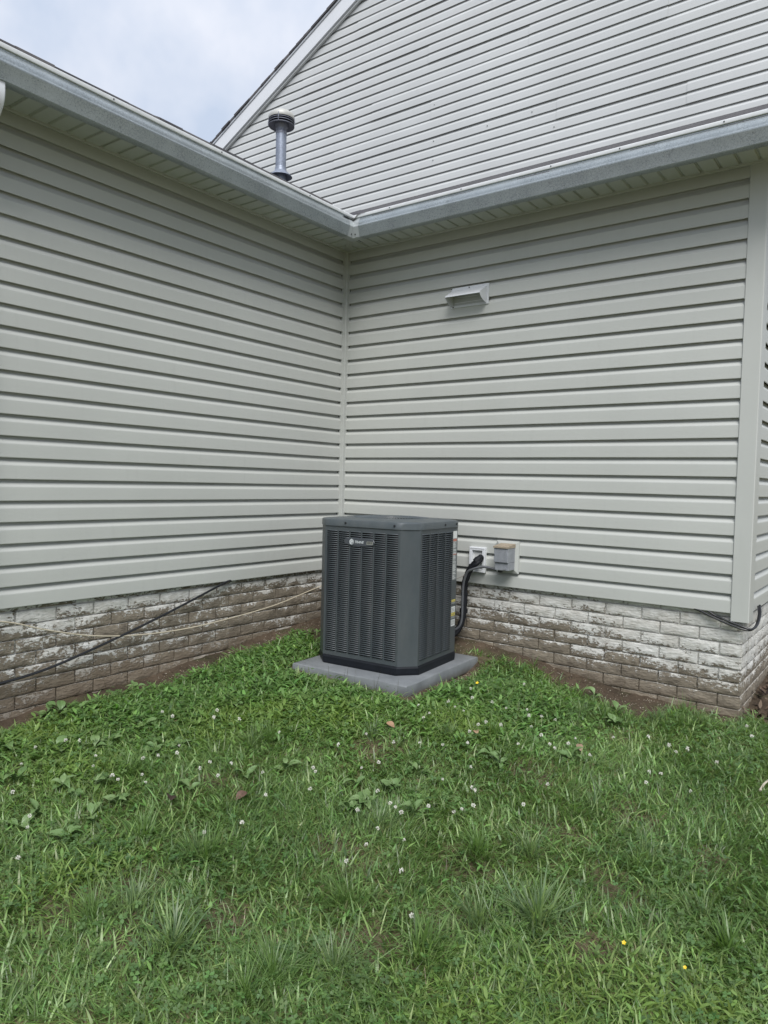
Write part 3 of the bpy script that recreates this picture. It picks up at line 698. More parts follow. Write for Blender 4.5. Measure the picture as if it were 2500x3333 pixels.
# ------------------------------------------------------------------ disconnect box on its mounting block
dx_ = thing('disconnect_box', (1.38, -0.004, 0.09), 'weathered grey electrical disconnect box with tan rusty lid on a beige mounting block', 'electrical box')
BX0, BX1, BZ0, BZ1 = 1.300, 1.452, 0.090, 0.291
mb = MB()
o_ = [(BX0, BZ0), (BX1, BZ0), (BX1, BZ1), (BX0, BZ1)]; i_ = [(BX0+0.024, BZ0+0.022), (BX1-0.024, BZ0+0.022), (BX1-0.024, BZ1-0.026), (BX0+0.024, BZ1-0.026)]
vs = [(x, 0.0, z) for x, z in o_]+[(x, -0.013, z) for x, z in o_]+[(x, -0.022, z) for x, z in i_]
mb.add(vs, [(i, (i+1) % 4, 4+(i+1) % 4, 4+i) for i in range(4)]+[(4+i, 4+(i+1) % 4, 8+(i+1) % 4, 8+i) for i in range(4)]+[(8, 9, 10, 11)])
mb.build('mounting_block', TRIM, dx_, fix=True)
bx = MB().bbox(1.336, 1.432, -0.118, -0.0225, 0.162, 0.252, 0.002).build('cabinet', BOXGREY, dx_)
MB().box(1.3385, 1.4295, -0.1195, -0.1175, 0.166, 0.245).box(1.421, 1.424, -0.1212, -0.1192, 0.170, 0.24).box(1.411, 1.4135, -0.1212, -0.1192, 0.170, 0.24).build('cover', BOXGREY, dx_)
MB().bbox(1.339, 1.4315, -0.108, -0.0225, 0.114, 0.1615, 0.002).build('lower_cabinet', BOXGREY, dx_)
mb = MB(); vs = [(1.3335, -0.126, 0.2525), (1.4345, -0.126, 0.2525), (1.4345, -0.0225, 0.2525), (1.3335, -0.0225, 0.2525), (1.3335, -0.126, 0.262), (1.4345, -0.126, 0.262), (1.4345, -0.0225, 0.276), (1.3335, -0.0225, 0.276)]
mb.add(vs, [(3, 2, 1, 0), (4, 5, 6, 7), (0, 1, 5, 4), (1, 2, 6, 5), (2, 3, 7, 6), (3, 0, 4, 7)]); mb.build('lid', BOXLID, dx_)
MB().tube([(1.41, -0.1085, 0.128), (1.41, -0.112, 0.128)], 0.008, 12).build('knockout', BOXGREY, dx_)
MB().tube([(1.342, -0.1185, 0.208), (1.342, -0.123, 0.208)], 0.003, 8).build('latch_pin', SCREW, dx_)

# ------------------------------------------------------------------ line set, conduit and small cables
ls = thing('refrigerant_line', (1.11, -0.06, -0.35), 'thick black insulated pipe drooping from the white frame down beside the condenser', 'pipe')
pts = catmull([(1.192, -0.008, 0.166), (1.200, -0.045, 0.172), (1.196, -0.075, 0.155), (1.172, -0.078, 0.128), (1.148, -0.075, 0.100), (1.128, -0.072, 0.062), (1.110, -0.068, 0.015), (1.104, -0.066, -0.04), (1.107, -0.066, -0.11), (1.103, -0.068, -0.19), (1.094, -0.075, -0.25), (1.07, -0.10, -0.31), (1.01, -0.16, -0.345), (0.95, -0.24, -0.35)], 5)
rad = [0.0205+0.0026*math.sin(i*1.9)+0.0016*math.sin(i*0.7+1) for i in range(len(pts))]
MB().tube(pts, rad, 12).build('insulation', BLACK, ls, smooth=True, angle=60)
p2 = [p+Vector((0.009+0.004*math.sin(i*0.3), -0.016, -0.015)) for i, p in enumerate(pts)]
MB().tube(p2[4:], 0.0135, 10).build('insulation_sleeve', BLACK, ls, smooth=True, angle=60)
for i in (10, 22, 33, 44):
    d = (pts[i+1]-pts[i-1]).normalized()*0.012
    MB().tube([pts[i]-d, pts[i]+d], rad[i]+0.003, 12).build('tape_wrap', BLACK, ls, smooth=True, angle=50)
cd = thing('conduit', (1.34, -0.07, -0.29), 'thin ribbed grey flexible conduit running from the electrical box along the black pipe', 'conduit')
cpts = catmull([(1.352, -0.055, 0.105), (1.330, -0.060, 0.107), (1.293, -0.070, 0.117), (1.246, -0.082, 0.122), (1.205, -0.095, 0.113), (1.170, -0.103, 0.098), (1.143, -0.102, 0.078), (1.124, -0.100, 0.035), (1.113, -0.098, -0.02), (1.111, -0.098, -0.106), (1.111, -0.098, -0.213), (1.098, -0.103, -0.272), (1.066, -0.115, -0.297), (1.03, -0.14, -0.285)], 14)
crad = [0.0078+(0.0008 if i % 2 else 0) for i in range(len(cpts))]
MB().tube(cpts, crad, 8).build('hose', CONDUIT, cd, smooth=True, angle=60)
MB().tube([(1.365, -0.052, 0.113), (1.352, -0.055, 0.105), (1.338, -0.058, 0.106)], 0.0125, 10).build('fitting', mat_plain('fitting_black', (0.03, 0.03, 0.033), 0.4), cd, smooth=True, angle=40)
MB().tube([(1.340, -0.0585, 0.1062), (1.331, -0.060, 0.1072)], 0.0105, 10).build('coupling', WHITE, cd)
wr = MB().tube(catmull([(1.150, -0.09, 0.075), (1.10, -0.11, 0.045), (1.06, -0.15, 0.025), (1.02, -0.22, 0.012)], 6), 0.0022, 6).build('thin_wire', mat_plain('wire_grey', (0.22, 0.2, 0.18), 0.5), None, smooth=True)
tag(wr, 'thin pale wire running from the black pipe to the side of the condenser', 'wire')
bc = MB().tube(catmull([(0.012, -3.2, -0.36), (0.014, -2.8, -0.365), (0.014, -2.46, -0.348), (0.013, -2.237, -0.323), (0.012, -1.99, -0.266), (0.011, -1.715, -0.193), (0.008, -1.406, -0.102), (0.0, -1.10, -0.008), (-0.012, -1.04, 0.0)], 8), 0.0068, 8).build('black_cable', CABLE, None, smooth=True)
tag(bc, 'black cable running diagonally down the left brick foundation', 'cable')
wc = MB().tube(catmull([(0.014, -3.2, 0.0), (0.014, -2.8, -0.01), (0.013, -2.461, -0.057), (0.013, -2.238, -0.131), (0.013, -1.991, -0.198), (0.013, -1.714, -0.236), (0.014, -1.404, -0.248), (0.014, -1.052, -0.232), (0.014, -0.65, -0.194), (0.03, -0.222, -0.112), (0.12, -0.12, -0.10), (0.5, -0.10, -0.12), (0.8, -0.16, -0.15)], 8), 0.0036, 6).build('cream_cord', CREAM, None, smooth=True)
tag(wc, 'thin cream cord sagging along the left brick foundation', 'cord')
for i, (off, lab) in enumerate((((0, 0, 0), 'lower of two black cables looping under the outside corner post'), ((0.012, 0.002, 0.010), 'upper of two black cables looping under the outside corner post'))):
    o = Vector(off)
    cpt = [Vector(q)+o for q in ((2.44, 0.010, 0.012), (2.515, 0.002, -0.006), (2.56, -0.004, -0.023), (2.616, -0.008, -0.043), (2.67, -0.012, -0.059), (2.72, -0.014, -0.072))]
    if i == 1: cpt[1] = Vector((2.56, 0.004, -0.006)); cpt[0] = Vector((2.52, 0.012, 0.012)); cpt[2] = Vector((2.595, 0.0, -0.024))
    cpt += [Vector((2.757, 0.0, -0.076))+o*0.5, Vector((2.772, 0.05, -0.066))+o*0.5, Vector((2.772, 0.12, -0.045))+o*0.6, Vector((2.766, 0.19, -0.012))+o*0.6, Vector((2.755, 0.23, 0.02))+o*0.6]
    tag(MB().tube(catmull(cpt, 7), 0.0058, 8).build('corner_cable', CABLE, None, smooth=True), lab, 'cable', 'black cables under the outside corner')

# ------------------------------------------------------------------ equipment pad
F = Vector((1.326, -1.014)); th_ = R(3.0); ex = Vector((math.cos(th_), math.sin(th_))); ey = Vector((-math.sin(th_), math.cos(th_)))
pc = F - ex*0.392 + ey*0.418
pad = thing('equipment_pad', (pc.x, pc.y, -0.495), 'square grey equipment pad lying under the air conditioner', 'pad', rz=th_)
mb = MB(); w2, d2 = 0.392, 0.418
rings = [(0.004, 0.0), (0.0, 0.012), (0.002, 0.064), (0.004, 0.068), (0.008, 0.070)]
vs = []; seg = []
for (ins, z) in rings:
    rr_ = random.Random(int(z*1000)+3)
    N = 12; pts = []
    for (x0, y0, x1, y1) in ((-w2, -d2, w2, -d2), (w2, -d2, w2, d2), (w2, d2, -w2, d2), (-w2, d2, -w2, -d2)):
        for i in range(N): t = i/N; pts.append((x0+(x1-x0)*t, y0+(y1-y0)*t))
    for (x, y) in pts:
        sx = (w2-ins)/w2; sy = (d2-ins)/d2; vs.append((x*sx+rr_.uniform(-.0012, .0012), y*sy+rr_.uniform(-.0012, .0012), z))
n = 48; fs = [(r*n+i, r*n+(i+1) % n, (r+1)*n+(i+1) % n, (r+1)*n+i) for r in range(len(rings)-1) for i in range(n)]
fs.append(tuple((len(rings)-1)*n+i for i in range(n)))
mb.add(vs, fs); mb.build('slab', PAD, pad, local=True, smooth=True, angle=30)

# ------------------------------------------------------------------ air conditioner (local coordinates, front = -y)
ac = thing('air_conditioner', (0.889, -0.594, -0.4243), 'dark grey louvred air conditioning condenser standing on a grey pad in the house corner', 'air conditioner', rz=R(4.5))
ac.scale = (0.977, 0.977, 0.977)
AW, AD, CH, ZB, ZT = 0.345, 0.316, 0.086, 0.051, 0.826
def octo(w, d, c): return [(-w+c, -d), (w-c, -d), (w, -d+c), (w, d-c), (w-c, d), (-w+c, d), (-w, d-c), (-w, -d+c)]
def prism(mb, ring_list, cap0=False, cap1=True):
    n = len(ring_list[0][0]); vs = [(x, y, z) for (pts, z) in ring_list for (x, y) in pts]
    fs = [(r*n+i, r*n+(i+1) % n, (r+1)*n+(i+1) % n, (r+1)*n+i) for r in range(len(ring_list)-1) for i in range(n)]
    if cap1: fs.append(tuple((len(ring_list)-1)*n+i for i in range(n)))
    if cap0: fs.append(tuple(range(n))[::-1])
    mb.add(vs, fs)
mb = MB(); prism(mb, [(octo(AW+0.004, AD+0.004, CH+0.012), 0.0005), (octo(AW+0.006, AD+0.006, CH+0.010), 0.012), (octo(AW+0.006, AD+0.006, CH+0.006), 0.040), (octo(AW+0.0005, AD+0.0005, CH), 0.0505)])
mb.build('base_pan', ACBASE, ac, local=True)
mb = MB(); prism(mb, [(octo(AW-0.022, AD-0.022, CH-0.01), 0.052), (octo(AW-0.022, AD-0.022, CH-0.01), 0.80)], cap1=True)
mb.build('coil', DARK, ac, local=True)
for (a, b) in ((0, 1), (2, 3), (4, 5), (6, 7)): pass
O = octo(AW, AD, CH)
for (i, j) in ((1, 2), (3, 4), (5, 6), (7, 0)):     # chamfer posts, wrapping slightly round each edge
    P, Q = Vector(O[i]), Vector(O[j]); t = (Q-P).normalized(); nrm = Vector((t.y, -t.x))
    pre = Vector(O[i-1]); nxt = Vector(O[(j+1) % 8]); ta = (pre-P).normalized(); tb = (nxt-Q).normalized()
    loop = [P+ta*0.006+nrm*0.0, P+nrm*0.0012+t*0.002, Q+nrm*0.0012-t*0.002, Q+tb*0.006]
    inn = [v-nrm*0.012 for v in loop[::-1]]
    mb = MB(); L2 = [(v.x, v.y) for v in loop+inn]; prism(mb, [(L2, ZB), (L2, ZT)], cap0=True)
    mb.build('corner_panel', ACGREY, ac, local=True, fix=True)
def louver_mesh(wd):
    pr = [(0.0040, 0.0120), (0.0000, 0.0115), (-0.0040, 0.0102), (-0.0066, 0.0084), (-0.0069, 0.0072), (-0.0035, 0.0090)]
    xs_ = [0, 0.003, wd-0.003, wd]; mb = MB(); vs = []
    for q, x in enumerate(xs_):
        for (o, z) in pr:
            if q in (0, 3): o = max(o, -0.0008); z = max(z, 0.0068)
            vs.append((x, o, z))
    k = len(pr); mb.add(vs, [(i*k+j, (i+1)*k+j, (i+1)*k+j+1, i*k+j+1) for i in range(3) for j in range(k-1)])
    return mb.mesh('louver', ACGREY, True, None, 60)
budget = [0]
def louver_panel(x0, W_, ncol, place, margin=(0.014, 0.012), detail=True, nrow=60, colw=None, label=None):
    """panel in its own plane: x along, y inward; place(x, y) -> local unit xy"""
    frame = MB(); zb, zt = ZB+0.001, ZT-0.002; bar = 0.0092
    cw = colw or (W_-margin[0]-margin[1]-bar*(ncol-1))/ncol
    z0, pitch = zb+0.026, (zt-zb-0.052)/nrow
    def bar_box(a, b, c, d):
        vs = []
        for zz in (c, d):
            for (x, y) in ((a, 0.0), (b, 0.0), (b, 0.012), (a, 0.012)): vs.append((*place(x0+x, y), zz))
        frame.add(vs, [(0, 1, 5, 4), (1, 2, 6, 5), (2, 3, 7, 6), (3, 0, 4, 7), (0, 3, 2, 1), (4, 5, 6, 7)])
    bar_box(0.001, W_-0.001, zb, z0); bar_box(0.001, W_-0.001, z0+pitch*nrow, zt)
    bar_box(0.001, margin[0], z0, z0+pitch*nrow)
    end = margin[0]+ncol*cw+(ncol-1)*bar
    bar_box(end, W_-0.001, z0, z0+pitch*nrow)
    cols = [margin[0]+i*(cw+bar) for i in range(ncol)]
    for i in range(ncol-1): bar_box(cols[i]+cw, cols[i]+cw+bar, z0, z0+pitch*nrow)
    panel = frame.build('louver_panel', ACGREY, ac, local=True, fix=True)
    lm = louver_mesh(cw)
    p0 = Vector(place(0, 0)); p1 = Vector(place(1, 0)); ang = math.atan2(p1.y-p0.y, p1.x-p0.x)
    rest = MB()
    for ci, cx in enumerate(cols):
        for r in range(nrow):
            q = place(x0+cx, 0.0)
            if detail and budget[0] < 300 and (ci > 0):
                o = bpy.data.objects.new('louver', lm); o.location = (q[0], q[1], z0+r*pitch+0.001); o.rotation_euler = (0, 0, ang); link(o, panel); budget[0] += 1
            else:
                ca, sa = math.cos(ang), math.sin(ang)
                rest.add([(q[0]+v.co.x*ca-v.co.y*sa, q[1]+v.co.x*sa+v.co.y*ca, z0+r*pitch+0.001+v.co.z) for v in lm.vertices], [tuple(p.vertices) for p in lm.polygons])
    if rest.v: tag(rest.build('louver_rows', ACGREY, panel, local=True, smooth=True, angle=60), kind='stuff')
    return panel
front = louver_panel(0.0, 2*(AW-CH), 6, lambda x, y: (-AW+CH+x, -AD+y))
right = louver_panel(0.0, 2*(AD-CH), 4, lambda x, y: (AW-y, -AD+CH+x), margin=(0.014, 0.066), detail=False)
left = louver_panel(0.0, 2*(AD-CH), 5, lambda x, y: (-AW+y, AD-CH-x), detail=False)
back = louver_panel(0.0, 2*(AW-CH), 6, lambda x, y: (AW-CH-x, AD-y), detail=False)
# lid: rounded octagon skirt rising to the round fan opening
def rad_oct(phi, w, d, c, soft):   # soft: roundness of the eight corners
    ux, uy = math.cos(phi), math.sin(phi)
    k = 22.0/soft
    q = (abs(ux)/w)**k + (abs(uy)/d)**k + ((abs(ux)+abs(uy))/(w+d-c))**k
    return q**(-1.0/k)
NS = 96; PH = [2*math.pi*(i+0.5)/NS for i in range(NS)]
def ring(w, d, c, soft): return [(rad_oct(a, w, d, c, soft)*math.cos(a), rad_oct(a, w, d, c, soft)*math.sin(a)) for a in PH]
def circ(r): return [(r*math.cos(a), r*math.sin(a)) for a in PH]
def blend(a, b, t): return [(p[0]*(1-t)+q[0]*t, p[1]*(1-t)+q[1]*t) for p, q in zip(a, b)]
k1 = ring(AW+0.006, AD+0.006, CH+0.002, 0.22); k2 = ring(AW+0.002, AD+0.002, CH+0.002, 0.25); k3 = ring(AW-0.010, AD-0.010, CH, 0.35); cc = circ(0.238)
mb = MB(); prism(mb, [(ring(AW+0.002, AD+0.002, CH, 0.6), ZT-0.003), (k1, ZT-0.002), (k1, ZT+0.003), (ring(AW+0.0055, AD+0.0055, CH+0.002, 0.22), ZT+0.031), (k2, ZT+0.0365), (k3, ZT+0.0395), (blend(k3, cc, 0.45), ZT+0.0425), (blend(k3, cc, 0.85), ZT+0.0465), (cc, ZT+0.0490), (circ(0.232), ZT+0.0485), (circ(0.228), ZT+0.040), (circ(0.226), ZT-0.02)], cap1=False)
lid = mb.build('lid', ACTRIM, ac, local=True, smooth=True, angle=38, fix=False)
for (x, y, dxn, dyn) in ((-0.11, -AD-0.006, 0, -1), (0.225, -AD-0.006, 0, -1), (AW+0.006, 0.05, 1, 0), (AW+0.006, 0.20, 1, 0), (-AW-0.006, 0.1, -1, 0)):
    MB().tube([(x, y, ZT+0.018), (x+dxn*0.004, y+dyn*0.004, ZT+0.018)], 0.0065, 10).build('screw', SCREW, lid, local=True)
mb = MB()     # fan guard: radial wires bowed up between hub ring and rim
for k in range(72):
    a = 2*math.pi*k/72
    mb.tube([(r*math.cos(a+tw), r*math.sin(a+tw), ZT+z) for (r, z, tw) in ((0.231, 0.047, 0), (0.19, 0.0505, 0.05), (0.12, 0.053, 0.12), (0.06, 0.054, 0.18))], 0.0024, 4, caps=False)
for (r, z) in ((0.229, 0.0475), (0.165, 0.0515), (0.11, 0.0535), (0.06, 0.054)):
    mb.tube([(r*math.cos(2*math.pi*k/40), r*math.sin(2*math.pi*k/40), ZT+z) for k in range(41)], 0.0026, 5, caps=False)
mb.lathe((0, 0, ZT), [(0.062, 0.0535), (0.06, 0.0560), (0.0005, 0.0570)], 24)
mb.build('fan_guard', ACTRIM, ac, local=True, smooth=True)
mb = MB(); mb.lathe((0, 0, ZT), [(0.0005, -0.012), (0.06, -0.014), (0.065, -0.06)], 20)
for k in range(3):
    a0 = 2*math.pi*k/3; vs = []
    for i in range(6):
        for j in range(4):
            a = a0+i*0.2; r = 0.06+j*0.05; vs.append((r*math.cos(a), r*math.sin(a), ZT-0.05+i*0.008))
    mb.add(vs, [(i*4+j, i*4+j+1, (i+1)*4+j+1, (i+1)*4+j) for i in range(5) for j in range(3)])
mb.build('fan', ACBASE, ac, local=True, smooth=True)
# badge on the front panel
bxc, bzc, by = -0.012, 0.738, -AD-0.0045
mb = MB(); N = 28; top_, bot_ = [], []
hw, hh = 0.106, 0.0245
for i in range(N+1):
    t = -1+2*i/N; h = hh*(0.62+0.38*(1-t*t)); h *= min(1, (1-abs(t))*14+0.30)
    top_.append((bxc+hw*t, h)); bot_.append((bxc+hw*t, -h))
loop = bot_+top_[::-1]; n = len(loop)
vs = [(x, by+0.005, bzc+z) for x, z in loop]+[(x, by-0.001, bzc+z) for x, z in loop]+[(bxc+(x-bxc)*0.97, by-0.0035, bzc+z*0.9) for x, z in loop]
mb.add(vs, [(i, (i+1) % n, n+(i+1) % n, n+i) for i in range(n)]+[(n+i, n+(i+1) % n, 2*n+(i+1) % n, 2*n+i) for i in range(n)]+[tuple(range(2*n, 3*n))])
badge = mb.build('badge', BADGE, ac, local=True, fix=True)
lx = bxc-0.052
MB().add([(lx+0.0165*math.cos(a), by-0.0042, bzc+0.0165*math.sin(a)) for a in [2*math.pi*k/24 for k in range(24)]], [tuple(range(24))]).build('logo_disc', SILVER, badge, local=True)
mb = MB()
def arc(r0, r1, a0, a1, cx=0.0, cz=0.0):
    vs = []; K = 8
    for i in range(K+1):
        a = R(a0+(a1-a0)*i/K)
        for r in (r0, r1): vs.append((lx+1.28*(cx+r*math.cos(a)), by-0.0047, bzc+1.28*(cz+r*math.sin(a))))
    mb.add(vs, [(2*i, 2*i+1, 2*i+3, 2*i+2) for i in range(K)])
arc(0.0096, 0.0108, -80, 70); arc(0.0055, 0.0068, 120, 260, 0.003, 0.0); arc(0.004, 0.0056, -120, 40, 0.002, -0.003); arc(0.0115, 0.0127, 100, 210)
mb.build('logo_lines', BADGE, badge, local=True)
def text(body, x, z, size, mat, parent, y, name='lettering', shear=0.25, offset=0.0005, align='LEFT', rot=0.0):
    cu2 = bpy.data.curves.new(name, 'FONT'); cu2.body = body; cu2.size = size; cu2.shear = shear; cu2.offset = offset; cu2.extrude = 0.0002; cu2.align_x = align; cu2.align_y = 'CENTER'
    cu2.resolution_u = 3; cu2.materials.append(mat)
    t_ = link(bpy.data.objects.new(name, cu2)); bpy.context.view_layer.update()
    me2 = bpy.data.meshes.new_from_object(t_.evaluated_get(bpy.context.evaluated_depsgraph_get())); bpy.data.objects.remove(t_); bpy.data.curves.remove(cu2)
    o = bpy.data.objects.new(name, me2); o.location = (x, y, z); o.rotation_euler = (R(90), 0, rot); return link(o, parent)
text('TRANE', lx+0.0215, bzc-0.001, 0.0195, SILVER, badge, by-0.0042)
MB().add([(bxc+0.051, by-0.0042, bzc-0.0108), (bxc+0.0945, by-0.0042, bzc-0.0108), (bxc+0.0965, by-0.0042, bzc+0.0072), (bxc+0.055, by-0.0042, bzc+0.0072)], [(0, 1, 2, 3)]).build('plate', mat_plain('badge_plate', (0.30, 0.31, 0.28), 0.4, 0.2), badge, local=True)
text('XR13', bxc+0.0555, bzc-0.0015, 0.0150, mat_plain('badge_ink', (0.01, 0.01, 0.012), 0.4), badge, by-0.0047)
# stickers on the blank strip of the right-hand panel
STW = mat_plain('sticker_white', (0.62, 0.64, 0.63), 0.5, 0, 0.05, 30); STY = mat_plain('sticker_yellow', (0.62, 0.52, 0.12), 0.5); STG = mat_plain('sticker_grey', (0.20, 0.215, 0.215), 0.5, 0, 0.2, 60); STR = mat_plain('sticker_red_print', (0.42, 0.16, 0.12), 0.5); INK = mat_plain('sticker_ink', (0.05, 0.05, 0.055), 0.6)
yA, yB = AD-CH-0.060, AD-CH-0.008
def decal(z0, z1, m, y0=yA, y1=yB, d=0.0006):
    return MB().box(AW+0.0001, AW+d, y0, y1, z0, z1).build('sticker', m, right, local=True)
s1 = decal(0.50, 0.80, STG); decal(0.755, 0.80, STW, d=0.0009)
mb = MB(); r3 = random.Random(4)
zz = 0.505
while zz < 0.75:
    ln = r3.uniform(0.55, 1.0); mb.box(AW+0.0007, AW+0.0010, yA+0.004, yA+0.004+0.044*ln, zz, zz+0.003); zz += r3.choice((0.006, 0.0075, 0.012))
mb.build('sticker_print', STW, right, local=True)
MB().box(AW+0.0007, AW+0.00115, yA+0.003, yB-0.003, 0.738, 0.752).box(AW+0.0007, AW+0.00115, yA+0.003, yB-0.003, 0.655, 0.660).build('sticker_print', STR, right, local=True)
decal(0.365, 0.378, STY); decal(0.352, 0.362, STG); decal(0.30, 0.335, STW); decal(0.278, 0.297, STY); decal(0.262, 0.275, STG); decal(0.215, 0.255, STW)
mb = MB()
for zz in (0.225, 0.232, 0.240, 0.247, 0.308, 0.316, 0.324, 0.283, 0.289, 0.37): mb.box(AW+0.0008, AW+0.0011, yA+0.004, yB-0.006, zz, zz+0.002)
mb.build('sticker_print', INK, right, local=True)

# ------------------------------------------------------------------ lawn
FLOWERS = [(0.58, -1.96), (0.62, -1.95), (0.66, -1.98), (0.74, -1.78), (0.79, -1.84), (0.9, -1.78), (0.51, -2.42), (0.56, -2.37), (0.48, -2.54), (0.7, -2.39), (0.9, -2.23), (0.93, -2.13), (0.97, -2.19), (0.89, -2.3), (0.78, -2.45), (0.58, -2.65), (0.9, -2.44), (1.0, -2.38), (0.97, -2.46), (1.13, -2.19), (1.13, -2.14), (1.23, -2.19), (1.08, -2.42), (0.75, -2.76), (0.92, -2.79), (0.97, -2.82), (1.13, -2.92), (1.56, -2.36), (1.5, -2.46), (1.23, -2.1), (1.18, -1.79), (1.49, -1.54), (1.42, -1.67), (1.62, -1.51), (1.71, -1.46), (1.86, -1.3), (1.77, -1.37), (1.51, -1.15), (1.6, -1.24), (1.58, -1.19), (1.59, -1.02), (1.65, -1.07), (1.69, -1.04), (1.56, -0.76), (1.64, -0.87), (1.75, -0.86), (1.83, -1.07), (1.89, -1.04), (1.83, -0.88), (1.83, -1.23), (1.83, -1.16), (1.66, -1.67), (1.61, -1.75), (1.96, -1.44), (1.91, -1.58), (1.46, -1.88), (1.51, -1.92), (1.57, -2.01), (1.37, -2.08), (1.47, -2.16), (1.8, -1.86), (1.8, -2.01), (1.89, -1.9), (1.91, -1.91), (1.95, -1.93), (1.99, -1.82), (2.08, -1.77), (2.12, -1.7), (2.12, -1.78), (2.07, -1.6), (2.07, -1.57), (1.92, -2.04), (2.04, -2.02), (1.93, -2.11), (1.93, -2.23), (1.73, -0.47), (1.91, -0.8), (1.93, -0.81), (1.97, -0.76), (2.0, -0.91), (2.07, -0.79), (2.08, -1.0), (2.03, -1.15), (2.21, -0.92), (2.21, -1.0), (2.16, -1.09), (2.18, -1.08), (2.32, -1.02), (2.34, -0.75), (2.46, -0.61), (2.55, -0.63), (2.62, -0.61), (2.6, -0.71), (2.76, -0.69), (2.8, -0.25), (2.84, -0.3), (2.56, -0.93), (2.6, -0.94), (2.58, -1.08), (2.73, -0.98), (2.28, -1.35), (2.27, -1.58), (2.13, -2.18), (2.28, -2.32)]
PLANTAINS = [(0.1, -2.28), (0.14, -2.24), (0.19, -2.19), (0.27, -2.01), (0.23, -2.13), (0.54, -2.05), (0.3, -2.53), (0.3, -2.58), (0.48, -2.45), (0.55, -2.31), (0.56, -2.24), (0.76, -2.15), (0.81, -2.06), (0.85, -2.5), (0.85, -2.59), (1.02, -2.61), (1.02, -2.5), (1.17, -2.28), (0.87, -2.8), (0.84, -2.72), (0.59, -2.67), (0.75, -2.57), (0.11, -1.8), (0.69, -1.63), (1.26, -2.07), (1.07, -2.73), (1.62, -1.79), (1.72, -1.86), (1.72, -1.96), (1.76, -1.55), (1.95, -1.24), (2.01, -1.28), (1.75, -1.71), (1.32, -1.9), (1.93, -1.81), (2.21, -0.37), (2.25, -0.5), (2.05, -0.25), (2.23, -1.02)]
TUFTS = [(1.45, -1.46), (0.86, -2.34), (1.07, -1.86), (1.27, -2.57), (1.49, -2.5), (1.1, -1.77), (1.72, -1.23), (1.86, -1.05), (1.87, -1.96), (2.24, -1.88), (2.08, -0.51), (2.29, -0.4), (2.4, -0.3), (2.5, -0.28), (2.44, -1.29), (1.53, -2.5), (1.57, -2.81), (1.51, -2.9), (1.78, -2.82), (2.03, -2.33), (2.18, -2.58), (2.34, -2.37), (2.41, -2.18), (2.07, -2.71), (2.54, -2.03), (2.7, -1.58), (2.94, -1.66), (3.03, -1.76), (2.39, -1.76), (2.05, -2.79), (2.71, -1.49), (2.2, -0.46), (2.6, -0.2), (2.48, -0.12)]
BARE = [(1.4, -2.93), (1.44, -2.83), (1.46, -2.71), (1.79, -2.63), (1.65, -2.85), (1.85, -2.15), (2.25, -1.93), (2.35, -2.22), (2.67, -1.72), (2.89, -1.35), (2.7, -2.05), (2.38, -1.53), (2.14, -1.23), (2.59, -1.24), (1.16, -2.15), (1.53, -1.51), (2.2, -2.44)]
LIME = [(2.56, -2.41), (2.51, -2.48), (2.73, -2.25), (2.64, -2.35), (1.22, -1.45), (0.97, -1.59), (0.79, -1.76), (0.29, -2.42), (0.68, -2.46), (2.91, -2.13), (3.03, -2.06), (1.33, -2.83), (0.84, -1.89), (1.7, -1.11)]
LAT = RNG.random((64, 64))
def vnoise(x, y, s):
    x = np.asarray(x)*s+17.3; y = np.asarray(y)*s+41.7; xi = np.floor(x).astype(int); yi = np.floor(y).astype(int); fx = x-xi; fy = y-yi
    fx = fx*fx*(3-2*fx); fy = fy*fy*(3-2*fy); g = lambda a, b: LAT[a % 64, b % 64]
    return (g(xi, yi)*(1-fx)+g(xi+1, yi)*fx)*(1-fy)+(g(xi, yi+1)*(1-fx)+g(xi+1, yi+1)*fx)*fy
CX, CY = 3.4333, -4.0847; FWD = np.array([math.sin(-0.6394), math.cos(-0.6394)]); RGT = np.array([FWD[1], -FWD[0]])
def pad_local(x, y): return (x-pc.x)*ex.x+(y-pc.y)*ex.y, (x-pc.x)*ey.x+(y-pc.y)*ey.y
def cover(x, y):
    """0 = bare soil, 1 = full lawn"""
    n = vnoise(x, y, 7)*0.5+vnoise(x, y, 19)*0.3+vnoise(x, y, 45)*0.2
    dl = x                                   # distance from the left wall
    dr = np.where(x < 2.75, -y, 9.0)         # from the right wall
    c = np.ones_like(x)
    c *= np.clip((dl-0.02-0.16*n)/0.07, 0, 1)
    wr = np.interp(x, [0, 1.2, 1.45, 1.6, 1.75, 1.95, 2.15, 2.33, 2.45, 2.60, 2.76], [0.5, 0.13, 0.07, 0.06, 0.14, 0.22, 0.26, 0.30, 0.10, 0.05, 0.03])
    c *= np.clip((dr-wr-0.20*(n-0.5))/0.06, 0, 1)
    # end wall side: dark litter
    c *= np.where((x > 2.70) & (y > -0.03+0.14*n), np.clip((x-3.05-0.3*n)/0.1, 0, 1), 1.0)
    a, b = pad_local(x, y)
    d = np.maximum(np.abs(a)-w2, np.abs(b)-d2)
    c *= np.where(a > w2-0.08, np.clip((d-0.006-0.06*n*(b > -d2-0.1))/0.05, 0, 1), np.clip((d-0.016-0.02*n)/0.02, 0, 1))
    c *= np.where((b > 0.05) & (a < 0), np.clip((np.hypot(a+w2, b-d2)-0.30-0.35*n)/0.2, 0.06, 1), 1)
    for (bx_, by_) in BARE:
        c *= np.clip((np.hypot((x-bx_)*0.8, (y-by_))-0.075*n)/0.08, 0.36, 1)
    return np.where((x < 0.0) | ((y > 0.02) & (x < 2.75)), 0, c)
cv = cover(XX.ravel(), YY.ravel()).astype(np.float32); at_ = ground.data.attributes.new('thatch', 'FLOAT', 'POINT'); at_.data.foreach_set('value', cv)
